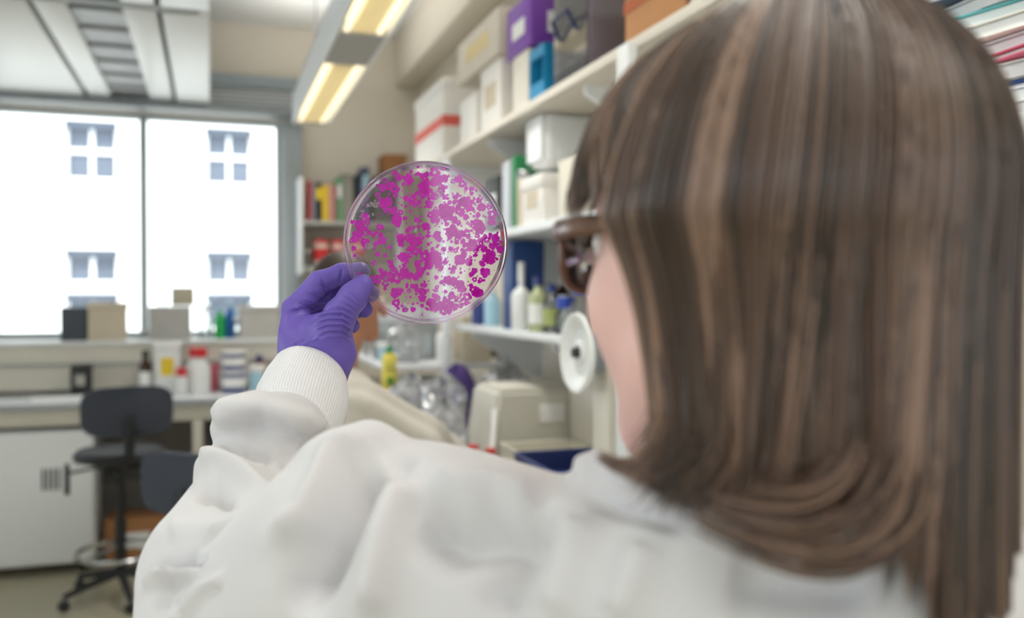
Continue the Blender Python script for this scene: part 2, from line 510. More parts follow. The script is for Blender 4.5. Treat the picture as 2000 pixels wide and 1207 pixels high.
# ------------------------------------------------------------------ suspended service rafts on the left
def raft(y0, y1, label):
    r = thing('ceiling_raft', label, 'ceiling panel', (0, y0, 2.6), 0, 'suspended rafts near the window')
    L = y1 - y0
    MB().box(-.185, 0.0, 0, L, 0, .06, .006).build('edge_panel', m_white, r)
    MB().box(-.335, -.205, 0, L, .004, .05, .012).build('side_strip', m_white, r)
    g = MB().box(-.54, -.335, 0, L, .03, .05).build('grille', mat('grille_mesh', (146, 149, 152), 0.5, metal=.3, var=.15, vscale=400), r)
    n = int(L / 0.28)
    for k in range(n):
        MB().box(-.54, -.335, (k + .3) * L / n, (k + .55) * L / n, .018, .03, .004).build('baffle', mat('baffle_grey', (158, 161, 164), .5), g)
    MB().box(-.665, -.54, 0, L, .004, .05, .012).build('side_strip', m_white, r)
    MB().box(-1.25, -.685, 0, L, 0, .06, .006).build('edge_panel', m_white, r)
    MB().box(-1.24, -.01, .01, L - .01, .05, .16).build('casing', m_dark, r)
    for x in (-1.0, -.2):
        for y in (.2, L - .2):
            MB().tube([(x, y, .15), (x, y, ZC - 2.6)], .006, 6).build('hanger', m_grey, r)
raft(3.97, 5.74, 'white suspended ceiling raft with grey grille, reaching the window')
raft(1.9, 3.88, 'white suspended ceiling raft with grey grille, nearer the camera')
MB().box(-1.25, -.04, 3.885, 3.965, 2.61, 2.64, .004).build('raft_bar', mat('olive_bar', (112, 116, 110), .5), None)
tag(bpy.data.objects['raft_bar'], 'dark cross bar joining the two ceiling rafts', 'bar')

# ------------------------------------------------------------------ suspended strip lights
def strip_light(x, y0, y1, z, label, mods, w=.21, k_=1.0):
    """mods: list of (start, end) of the louvred openings, from y0"""
    r = thing('strip_light', label, 'ceiling light', (x, y0, z), 0, 'suspended strip lights')
    L = y1 - y0; h = .17
    mh = m_white
    g = mat('lamp_gear_tray', (176, 174, 170), .5)
    MB().box(0, .014, 0, L, 0, h, .003).build('side_panel', mh, r)
    MB().box(w - .014, w, 0, L, 0, h, .003).build('side_panel', mh, r)
    MB().box(0, w, 0, L, h - .01, h).build('top_panel', mh, r)
    MB().box(0, w, 0, .012, 0, h).build('end_plate', mh, r)
    MB().box(0, w, L - .012, L, 0, h).build('end_plate', mh, r)
    prev = .012
    for a, b in list(mods) + [(L - .012, L)]:
        if a - prev > .02: MB().box(.014, w - .014, prev, a, .004, .02).build('gear_tray', g, r)
        prev = b
    glow = mat('warm_diffuser', (255, 243, 212), .6, var=.03, emit=.48)
    tubem = mat('warm_lamp_tube', (255, 242, 210), .6, var=0, emit=.62)
    bl = mat('louvre_blade', (226, 216, 184), .35, var=.02)
    for a, b in mods:
        MB().box(.016, w - .016, a, b, .05, .055).build('diffuser', glow, r)
        for tx in (.042, w - .042):
            MB().tube([(tx, a + .01, .017), (tx, b - .01, .017)], .012, 10).build('lamp_tube', tubem, r)
        lv = MB(); n = int((b - a) / .045)
        for k in range(n): lv.box(.058, w - .058, a + (k + .5) * (b - a) / n - .0015, a + (k + .5) * (b - a) / n + .0015, .006, .022)
        lv.build('louvre', bl, r)
        ld = bpy.data.lights.new('lamp', 'AREA'); ld.shape = 'RECTANGLE'; ld.size = w - .04; ld.size_y = b - a
        ld.energy = k_ * LAMP_W * (b - a) / 1.4; ld.spread = R(125); ld.color = (1.0, .99, .97)
        lo = bpy.data.objects.new('lamp', ld); COL.objects.link(lo); lo.parent = r; lo.location = (w / 2, (a + b) / 2, .004)
        ud = bpy.data.lights.new('added_uplight', 'AREA'); ud.shape = 'RECTANGLE'; ud.size = w - .04; ud.size_y = b - a  # upward light added on the fitting to brighten the ceiling
        ud.energy = k_ * ADDED_UPLIGHT_W * (b - a) / 1.4; ud.spread = R(160); ud.color = (1.0, .99, .97)
        uo = bpy.data.objects.new('added_uplight', ud); COL.objects.link(uo); uo.parent = r; uo.location = (w / 2, (a + b) / 2, h + .006); uo.rotation_euler = (math.pi, 0, 0)
    for y in (.3, L - .3):
        MB().tube([(w / 2, y, h), (w / 2, y, ZC - z)], .005, 6).build('hanger', m_grey, r)
    return r
strip_light(.455, 2.0, 5.43, 2.45, 'white suspended strip light with yellow lamps beside the window', [(.1, 1.5), (1.98, 3.38)])
strip_light(.455, -2.6, 1.9, 2.45, 'white suspended strip light above the near end of the bench', [(.1, 1.5), (1.62, 3.0), (3.05, 4.4)], k_=.55)
strip_light(-1.9, -2.6, 1.9, 2.45, 'white suspended strip light over the near side of the aisle', [(.1, 1.5), (1.62, 3.0), (3.05, 4.4)], k_=1.45)
# ------------------------------------------------------------------ the woman holding up the dish
HX, HY, HD = cc(1515, 538, .46)
HC = np.array([HX, cc(0, 482, .54)[1], .46])           # head centre at eye level, camera-aligned metres
HA = R(35)
HF = np.array([-math.sin(HA), 0, math.cos(HA)])        # where she faces
HL = np.array([-math.cos(HA), 0, -math.sin(HA)])       # her left
HU = np.array([0, 1.0, 0])
def hd(p):                                             # head coordinates (forward, left, up) -> camera-aligned metres
    p = np.asarray(p, float)
    return HC + p[..., 0:1] * HF + p[..., 1:2] * HL + p[..., 2:3] * HU

base = wc(HC); base[2] = 0
woman = thing('person', 'person in a white lab coat with long brown hair holding up a dish', 'person', tuple(base))

m_skin = mat('skin', (232, 190, 180), .45, var=.05, vscale=60, sss=.15, spec=.35)
m_coat = mat('coat_cotton', (212, 211, 213), .85, var=.02, vscale=8, bump=.12, bscale=1500, sheen=.15, spec=.2)
m_glove = mat('nitrile', (108, 88, 180), .38, var=.05, vscale=40, bump=.10, bscale=700, spec=.45, sss=0)

def cs(a, b, ra, rb, k=None):
    t = ['c', a, b, ra, rb]
    if k: t.append(k)
    return tuple(t)
def chain(pts, k=None):                                # pts: (px, py, d, r)
    out = []
    for p, q in zip(pts[:-1], pts[1:]):
        out.append(cs(cc(*p[:3]), cc(*q[:3]), p[3], q[3], k))
    return out

# head, face and neck, one continuous mesh (head coordinates)
face = [('e', (-.006, 0, .018), (.098, .076, .088)), ('e', (.034, 0, -.03), (.062, .060, .085), .03),
        cs((.02, .052, -.062), (.074, .012, -.102), .020, .018, .03), cs((.02, -.052, -.062), (.074, -.012, -.102), .020, .018, .03),
        cs((.078, .0, -.104), (.080, 0, -.098), .019, .019, .02),
        cs((.058, .036, -.036), (.066, .028, -.045), .030, .026, .02), cs((.058, -.036, -.036), (.066, -.028, -.045), .030, .026, .02),
        cs((.078, .034, .022), (.088, .012, .018), .014, .014, .015), cs((.078, -.034, .022), (.088, -.012, .018), .014, .014, .015),
        cs((.092, 0, .004), (.112, 0, -.034), .008, .0115, .012), cs((.103, .010, -.038), (.103, -.010, -.038), .008, .008, .008),
        cs((.094, .014, -.066), (.094, -.014, -.066), .008, .008, .006), cs((.092, .013, -.077), (.092, -.013, -.077), .009, .009, .006),
        ('sub', (.102, .032, .000), (.102, .030, .0), .014, .014, .012), ('sub', (.102, -.032, .000), (.102, -.030, .0), .014, .014, .012),
        cs((-.005, .076, .012), (-.006, .079, -.022), .011, .008, .008), cs((-.005, -.076, .012), (-.006, -.079, -.022), .011, .008, .008),
        cs((-.008, 0, -.06), (-.010, 0, -.135), .052, .052, .03)]
V, F = surface(face, (-.13, -.11, -.22), (.15, .11, .13), .0026, .02, 2)
Vw = wc(hd(V))
body = link('body', quadmesh('body', place(Vw, woman), F), m_skin, woman, ang=0)
m_eye = mat('eye_white', (235, 232, 228), .15, var=0)
m_iris = mat('iris', (70, 92, 104), .15, var=0)
for s in (1, -1):
    mb = MB().ball((0, 0, 0), .0125, 16, 12)
    q = wc(hd(np.array(mb.v) + np.array([.088, s * .031, 0]))); mb.v = [tuple(p) for p in place(q, woman)]
    e = mb.build('eye', m_eye, woman, ang=0)
    mi = MB().ball((.0085, 0, 0), .0058, 14, 8, (.8, 1, 1))
    q = wc(hd(np.array(mi.v) + np.array([.088, s * .031, 0]))); mi.v = [tuple(p) for p in place(q, woman)]
    mi.build('iris', m_iris, e, ang=0)
    br = MB().tube([(.094, s * .016, .022), (.094, s * .030, .026), (.083, s * .046, .022)], [.0025, .003, .0015], 6)
    q = wc(hd(np.array(br.v))); br.v = [tuple(p) for p in place(q, woman)]
    br.build('eyebrow', mat('brow_hair', (92, 66, 50), .7), woman, ang=0)
lp = MB().tube([(.094, .02, -.0715), (.1015, .008, -.0695), (.1025, 0, -.0705), (.1015, -.008, -.0695), (.094, -.02, -.0715)], [.002, .004, .0045, .004, .002], 8)
q = wc(hd(np.array(lp.v))); lp.v = [tuple(p) for p in place(q, woman)]
lp.build('lips', mat('lip_skin', (196, 120, 116), .4), woman, ang=0)

# lab coat: torso, raised left arm bent at the elbow, hanging right arm (camera-aligned metres)
S_L = (1115, 1185, .50, .049)
coat = chain([(1500, 1200, .475, .075), (1480, 1500, .51, .12), (1480, 1900, .50, .15), (1480, 2600, .52, .17), (1480, 3200, .53, .20)], .05)
coat += chain([(1330, 1180, .475, .062), (1690, 1215, .47, .060)], .05)
coat += chain([S_L, (1340, 1200, .475, .060)], .05)
coat += chain([(1420, 1190, .452, .062), (1720, 1220, .448, .060)], .04)
coat += chain([(1250, 1420, .51, .105), (1300, 1750, .51, .125)], .06)
coat += chain([S_L, (900, 1148, .545, .070), (735, 1140, .585, .084), (600, 1215, .62, .072), (485, 1215, .66, .072)], .045)
coat += chain([(485, 1215, .66, .072), (440, 1120, .70, .056), (490, 1010, .75, .047), (524, 930, .79, .042), (562, 845, .825, .039)], .03)
coat += chain([(462, 842, .80, .021), (500, 818, .79, .022), (560, 822, .785, .018), (610, 862, .795, .012)], .010)
coat += chain([(432, 930, .775, .022), (475, 938, .745, .021), (520, 985, .72, .016), (545, 1030, .70, .010)], .010)
coat += chain([(722, 880, .580, .020), (655, 915, .585, .020), (632, 970, .590, .017), (598, 1025, .600, .015), (520, 1075, .615, .010), (420, 1135, .64, .006)], .014)
coat += chain([(1700, 1150, .45, .07), (1980, 1370, .50, .052), (2080, 1700, .52, .05), (2020, 2250, .56, .045)], .04)
coat += chain([(1215, 985, .515, .022), (1300, 1015, .465, .022), (1450, 1060, .43, .022), (1620, 1080, .42, .022)], .02)   # collar
clo, chi = (-.30, -.80, .27), (.46, -.05, .90)
V, F = surface(coat, clo, chi, .0035, .04, 3)
SL = (.60, 9)
folds = [
    ([(430, 835), (455, 803), (520, 800), (590, 822), (628, 862)], 22, .010, (.7, 9)),
    ([(436, 880), (462, 868), (500, 872), (540, 888)], 14, -.012, (.7, 9)),
    ([(470, 850), (510, 846), (560, 880), (580, 940)], 18, -.005, (.7, 9)),
    ([(395, 905), (430, 898), (475, 930), (520, 985), (540, 1020)], 20, .010, (.65, 9)),
    ([(388, 968), (420, 960), (455, 985)], 14, -.010, (.65, 9)),
    ([(600, 860), (610, 920), (600, 980)], 14, -.006, (.7, 9)),
    ([(560, 830), (600, 870), (606, 930)], 12, .005, (.7, 9)),
    ([(300, 1115), (350, 1098), (440, 1085), (520, 1058)], 12, -.007, (.6, 9)),
    ([(300, 1140), (380, 1118), (470, 1105), (540, 1070)], 13, .006, (.6, 9)),
    ([(330, 1190), (390, 1150), (440, 1120), (500, 1100)], 12, -.006, (.58, 9)),
    ([(420, 1207), (450, 1150), (500, 1105)], 14, .006, (.55, 9)),
    ([(330, 1040), (400, 1035), (480, 1040)], 26, .005, (.6, 9)),
    ([(286, 1128), (330, 1108), (420, 1096), (500, 1072)], 9, -.005, (.58, 9)),
    ([(284, 1150), (330, 1124), (400, 1112)], 9, .005, (.58, 9)),
    ([(300, 1207), (330, 1150), (372, 1128)], 10, -.005, (.56, 9)),
    ([(360, 1207), (400, 1150), (470, 1118)], 10, .005, (.54, 9)),
    ([(470, 1000), (520, 1010), (560, 990), (590, 960)], 14, -.005, (.66, 9)),
    ([(500, 900), (540, 930), (570, 985)], 13, .004, (.68, 9)),
    ([(480, 880), (520, 905), (548, 950)], 11, -.004, (.68, 9)),
    ([(720, 858), (655, 888), (630, 950), (600, 1010), (530, 1060)], 26, .010, (.4, .66)),
    ([(745, 890), (690, 950), (655, 1020), (610, 1120), (570, 1207)], 38, -.022, (.4, .66)),
    ([(790, 940), (755, 1050), (720, 1207)], 36, .010, (.4, .66)),
    ([(800, 870), (770, 930), (760, 960)], 26, -.007, (.4, .66)),
    ([(830, 1010), (900, 1060), (960, 1040), (1010, 1010)], 45, -.013, (.35, .62)),
    ([(840, 950), (950, 965), (1060, 985)], 40, .010, (.35, .62)),
    ([(1060, 1000), (1020, 1090), (960, 1207)], 40, -.011, (.3, .6)),
    ([(1130, 1010), (1120, 1100), (1080, 1207)], 45, .007, (.3, .6)),
    ([(1260, 1060), (1240, 1130), (1200, 1207)], 35, .006, (.3, .6)),
    ([(1420, 1120), (1560, 1150), (1700, 1150)], 60, -.008, (.25, .6)),
    ([(1120, 935), (1180, 912), (1250, 940)], 14, .007, (.35, .7)),
    ([(1150, 975), (1250, 990), (1330, 1020)], 20, -.008, (.3, .7)),
]
folds = [(f[0], f[1], f[2] * 1.55) + tuple(f[3:]) for f in folds]
V = crease(V, F, folds)
V = relax(V, F, .15)
coat_o = link('lab_coat', quadmesh('lab_coat', place(wc(V), woman), F), m_coat, woman, ang=0)

# ribbed knit cuff: a loft between the sleeve and the glove
def cuff_mat():
    m = bpy.data.materials.new('rib_knit'); m.use_nodes = True
    N, L = m.node_tree.nodes, m.node_tree.links; b = N['Principled BSDF']
    b.inputs['Roughness'].default_value = .9; b.inputs['Sheen Weight'].default_value = .2
    uv = N.new('ShaderNodeUVMap')
    def wave(axis, sc):
        w = N.new('ShaderNodeTexWave'); w.bands_direction = axis; w.inputs['Scale'].default_value = sc; w.inputs['Distortion'].default_value = .6
        w.inputs['Detail Scale'].default_value = 6
        L.new(uv.outputs[0], w.inputs['Vector']); return w
    a, c = wave('X', 30), wave('Y', 11)
    mul = N.new('ShaderNodeMath'); mul.operation = 'MULTIPLY_ADD'; mul.inputs[2].default_value = 0
    L.new(a.outputs['Fac'], mul.inputs[0]); L.new(c.outputs['Fac'], mul.inputs[1])
    ad = N.new('ShaderNodeMath'); ad.operation = 'ADD'; L.new(mul.outputs[0], ad.inputs[0]); L.new(a.outputs['Fac'], ad.inputs[1])
    bp = N.new('ShaderNodeBump'); bp.inputs['Strength'].default_value = .4; bp.inputs['Distance'].default_value = .001
    L.new(ad.outputs[0], bp.inputs['Height']); L.new(bp.outputs[0], b.inputs['Normal'])
    mx = N.new('ShaderNodeMix'); mx.data_type = 'RGBA'; mx.inputs['A'].default_value = lin((222, 222, 226)); mx.inputs['B'].default_value = lin((242, 241, 242))
    L.new(ad.outputs[0], mx.inputs['Factor']); L.new(mx.outputs['Result'], b.inputs['Base Color'])
    return m
def loft(rings, n=72):
    """rings: (centre, e1 vector, e2 vector) camera-aligned; returns verts, quads, uv"""
    V = []; 
    for c, e1, e2 in rings:
        for j in range(n):
            a = 2 * math.pi * j / n
            V.append(np.asarray(c) + np.asarray(e1) * math.cos(a) + np.asarray(e2) * math.sin(a))
    F = []; UV = []
    for i in range(len(rings) - 1):
        for j in range(n):
            F.append((i * n + j, i * n + (j + 1) % n, (i + 1) * n + (j + 1) % n, (i + 1) * n + j))
            UV += [(j / n, i / (len(rings) - 1)), ((j + 1) / n, i / (len(rings) - 1)), ((j + 1) / n, (i + 1) / (len(rings) - 1)), (j / n, (i + 1) / (len(rings) - 1))]
    return np.array(V), np.array(F), UV
def cuff():
    # cross-sections from the glove side to the sleeve side: left px, right px (ends of the visible line), distance
    sec = [((556, 708), (664, 742), .868), ((545, 703), (673, 737), .867), ((536, 708), (678, 750), .865), ((516, 736), (681, 778), .860), ((500, 766), (678, 808), .853),
           ((491, 790), (668, 838), .845), ((492, 812), (655, 862), .835), ((505, 832), (640, 884), .826)]
    rings = []
    for (l, r, d) in sec:
        a, b = cc(l[0], l[1], d), cc(r[0], r[1], d - .004)
        c = (a + b) / 2; e1 = (b - a) / 2
        ax = np.array([.02, .137, .16]); ax /= np.linalg.norm(ax)
        e2 = np.cross(ax, e1); e2 = e2 / np.linalg.norm(e2) * np.linalg.norm(e1) * .86
        rings.append((c, e1, e2))
    # densify
    R2 = []
    for i in range(len(rings) - 1):
        for t in (0, .34, .67):
            R2.append(tuple(np.asarray(rings[i][k]) * (1 - t) + np.asarray(rings[i + 1][k]) * t for k in range(3)))
    R2.append(rings[-1])
    V, F, UV = loft(R2, 96)
    me = quadmesh('knit_cuff', place(wc(V), woman), F)
    ul = me.uv_layers.new(name='UVMap')
    ul.data.foreach_set('uv', np.array(UV, np.float32).ravel())
    o = link('knit_cuff', me, cuff_mat(), coat_o, ang=0)
    so = o.modifiers.new('thickness', 'SOLIDIFY'); so.thickness = .002; so.offset = -1
    return o
cuff()

# gloved left hand (camera-aligned metres)
hand = []
kn = [(574, 606, .884), (588, 612, .905), (606, 628, .925), (628, 648, .942)]
wr = (608, 752, .872)
hand += chain([(612, 800, .845, .027), (608, 735, .872, .027)], .012)
hand += chain([(574, 735, .868, .0125), (573, 660, .875, .0130), (571, 611, .884, .0115)], .016)
hand += chain([(600, 735, .880, .017), (592, 660, .892, .0155), (585, 612, .903, .0115)], .016)
hand += chain([(615, 735, .885, .016), (612, 675, .905, .015), (604, 630, .922, .0115)], .016)
hand += chain([(625, 735, .885, .016), (634, 690, .915, .014), (626, 652, .940, .011)], .016)
hand += chain([(640, 745, .872, .016), (656, 690, .868, .0165), (650, 640, .862, .0165)], .014)     # thenar
hand += chain([(600, 690, .872, .020), (630, 650, .872, .018)], .016)
hand += chain([(650, 650, .860, .0165), (662, 618, .853, .0150), (690, 580, .850, .0128), (709, 558, .852, .0108)], .006)   # thumb
fing = [[(572, 606, .886, .0118), (624, 553, .897, .0118), (668, 536, .902, .0108), (705, 530, .899, .0092)],
        [(588, 612, .908, .0115), (640, 572, .922, .0112), (690, 562, .914, .0102), (724, 573, .904, .0090)],
        [(606, 630, .927, .0110), (656, 600, .940, .0104), (694, 602, .926, .0096), (712, 604, .910, .0086)],
        [(628, 650, .942, .0100), (660, 628, .948, .0092), (679, 634, .935, .0084), (688, 636, .918, .0078)]]
glv_sets = [hand] + [chain(f, .004) for f in fing]
def hand_eval(P, prims, k):
    D = polyeval(P, glv_sets[0], .014)
    Fi = None
    for s in glv_sets[1:]:
        d = polyeval(P, s, .004)
        Fi = d if Fi is None else _sm(Fi, d, .0025)
    return _sm(D, Fi, .006)
_pe = polyeval
def glove():
    global polyeval
    polyeval_saved = polyeval
    def pe(P, prims, k): return hand_eval(P, prims, k) if prims is glv_sets else polyeval_saved(P, prims, k)
    polyeval = pe
    V, F = surface(glv_sets, (-.225, -.105, .815), (-.128, .052, .965), .00105, .01, 2)
    polyeval = polyeval_saved
    fo = []
    for k, (y, a) in enumerate(((606, .0010), (617, .0012), (628, .0012), (640, .0010), (652, .0007))):
        fo.append(([(612 + 3 * k, y + 6), (640, y - 2), (668, y - 2), (690 - k, y + 9)], 3.0, -a))
        fo.append(([(614 + 3 * k, y + 12), (642, y + 4), (670, y + 4), (688 - k, y + 14)], 3.0, a * .8))
    for k in range(5):
        fo.append(([(676 - 7 * k, 568 + 10 * k), (690 - 6 * k, 578 + 10 * k), (704 - 4 * k, 592 + 9 * k)], 2.2, -.0006))
    for k in range(4):
        fo.append(([(560 + 6 * k, 690 - 3 * k), (580 + 8 * k, 672 - 2 * k), (600 + 8 * k, 664 - 2 * k)], 2.6, -.0009 if k % 2 == 0 else .0008))
    for k in range(6):
        fo.append(([(572 + 9 * k, 600 - 9 * k), (590 + 9 * k, 606 - 9 * k), (606 + 9 * k, 614 - 8 * k)], 2.4, -.0007 if k % 2 else .0006))
    fo.append(([(628, 545), (634, 560), (637, 578)], 2.5, -.0011))
    fo.append(([(668, 524), (666, 540), (664, 552)], 2.2, -.0011))
    fo.append(([(560, 612), (590, 604), (618, 600), (636, 598)], 3.5, -.0013))
    V = crease(V, F, [(f[0], f[1], f[2] * 1.6) for f in fo])
    V = relax(V, F, .2)
    return link('glove', quadmesh('glove', place(wc(V), woman), F), m_glove, woman, ang=0)
glove()

# trousers and shoes below the coat (outside the frame, but she stands on the floor)
fx = np.array([HF[0], 0, HF[2]])
fw = (wc(HC + HF) - wc(HC)); fw[2] = 0; fw /= np.linalg.norm(fw); lf = np.array([-fw[1], fw[0], 0])
mt = mat('dark_trousers', (48, 52, 64), .8)
tr = []
for s in (1, -1):
    tr += [cs(lf * s * .09 + np.array([0, 0, .80]), lf * s * .09 + np.array([0, 0, .45]), .085, .06, .02),
           cs(lf * s * .09 + np.array([0, 0, .45]), lf * s * .09 + np.array([0, 0, .06]), .06, .045, .02)]
V, F = surface(tr, (-.3, -.3, .03), (.3, .3, .92), .012, .03, 1)
trousers = link('trousers', quadmesh('trousers', V, F), mt, woman, ang=0)
for s in (1, -1):
    p = lf * s * .09
    V, F = surface([cs(p + np.array([0, 0, .045]), p + fw * .15 + np.array([0, 0, .035]), .045, .034, .02), cs(p - fw * .04 + np.array([0, 0, .04]), p + np.array([0, 0, .08]), .04, .04, .02)],
                   p + np.array([-.22, -.22, -.01]), p + np.array([.22, .22, .15]), .008, .02, 1, clip=lambda P: .002 - P[..., 2])
    link('shoe', quadmesh('shoe', V, F), mat('black_shoe', (30, 30, 32), .5), woman, ang=0)

# ------------------------------------------------------------------ hair
def hair_mat():
    m = bpy.data.materials.new('brown_hair'); m.use_nodes = True
    N, L = m.node_tree.nodes, m.node_tree.links; b = N['Principled BSDF']
    at = N.new('ShaderNodeAttribute'); at.attribute_name = 'shade'
    cr = N.new('ShaderNodeValToRGB'); e = cr.color_ramp.elements
    e[0].position, e[0].color = 0.0, lin((44, 30, 22)); e[1].position, e[1].color = 1.0, lin((162, 130, 110))  # pale end: lighter strands, raised further to paint in the sheen
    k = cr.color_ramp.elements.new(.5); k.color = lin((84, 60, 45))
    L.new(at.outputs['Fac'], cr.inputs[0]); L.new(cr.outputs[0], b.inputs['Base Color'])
    b.inputs['Roughness'].default_value = .34; b.inputs['Specular IOR Level'].default_value = 1.0
    return m
M_HAIR = hair_mat()
A_FB, B_LR, H_UP = .122, .104, .117

def hair_dir(phi):
    return -math.cos(phi) * HF + math.sin(phi) * HL

def hair_rad(phi):
    return 1 / math.sqrt((math.cos(phi) / (A_FB if math.cos(phi) < 0 else .110)) ** 2 + (math.sin(phi) / B_LR) ** 2)

def hair_end(phi):
    """lowest height (camera-aligned metres) of hair that grows towards phi; 0 = back, 90 = her left"""
    g = math.degrees(phi)
    if g > 98 or g < -112: return None
    if g > 50: return -.080 + .006 * math.sin(g * .21)
    if g > 24: return -.080
    if g > 10: return -.080 - .0032 * (24 - g)
    return -.30

def strand(phi, th0, rho, end, n1=9, n2=13, jit=(0, 0), flick=.02):
    """curve over the skull from polar angle th0 to the widest line, then hanging to height end"""
    P = []; rad = hair_rad(phi) * rho; g = math.degrees(phi)
    for i in range(n1):
        th = th0 + (R(88) - th0) * i / (n1 - 1)
        off = -HF * .018 * math.cos(th)
        P.append(HC + off + hair_dir(phi) * rad * math.sin(th) ** .92 + HU * H_UP * rho * math.cos(th))
    y0 = P[-1][1]; L = y0 - end
    side = 1 / (1 + math.exp(-(g - 55) / 10))          # the hair over her left temple lies close to the head
    for i in range(1, n2 + 1):
        t = i / n2; h = L * t
        m = 1 - (.20 * side + .08 * min(1, max(0, (g + 10) / 40)) + .02) * (1 - math.exp(-h / .055))
        fl = flick * max(0, (t - .76) / .24) ** 2
        a = phi + jit[0] * t + jit[1] * t * t
        p = HC + hair_dir(a) * (rad * m) + np.array([-1.0, 0, .35]) * fl * (1.6 * side); p[1] = y0 - h + abs(fl) * .25 * side
        P.append(p)
    return np.array(P)

def bang(phi, th0, rho, reach, n=15):
    """fringe: from the parting over the forehead, swept down to the temple"""
    P = []; rad = hair_rad(phi)
    for i in range(n):
        t = i / (n - 1); th = th0 + (R(reach) - th0) * t
        a = phi - R(26) * t ** 2
        rad = hair_rad(a) * rho * (1 - .03 * t)
        P.append(HC - HF * .018 * math.cos(th) * (1 - t) + hair_dir(a) * rad * math.sin(th) ** .92 + HU * H_UP * rho * math.cos(th))
    return np.array(P)

def ribbon_strands(curves, radii, shades, name, sides=3):
    V = []; F = []; S = []
    k0 = 0
    for P, r, s in zip(curves, radii, shades):
        n = len(P)
        T = np.gradient(P, axis=0); T /= np.maximum(np.linalg.norm(T, axis=1), 1e-9)[:, None]
        ref = np.array([0.31, 0.2, .93]); e1 = np.cross(T, ref); e1 /= np.maximum(np.linalg.norm(e1, axis=1), 1e-9)[:, None]; e2 = np.cross(T, e1)
        tt = np.linspace(0, 1, n); rr = r * np.clip(np.minimum(1, (1 - tt) * 5 + .15), 0, 1)
        for j in range(sides):
            a = 2 * math.pi * j / sides
            V.append(P + (e1 * math.cos(a) + e2 * math.sin(a)) * rr[:, None])
        ids = k0 + np.arange(n)
        for j in range(sides):
            a0, b0 = ids + j * n, ids + ((j + 1) % sides) * n
            F.append(np.stack([a0[:-1], b0[:-1], b0[1:], a0[1:]], 1))
        S.append(np.full(n * sides, s)); k0 += n * sides
    V = np.concatenate(V); F = np.concatenate(F); S = np.concatenate(S)
    me = quadmesh(name, place(wc(V), woman), F)
    at = me.attributes.new('shade', 'FLOAT', 'POINT'); at.data.foreach_set('value', S.astype(np.float32))
    return link(name, me, M_HAIR, woman, ang=0)

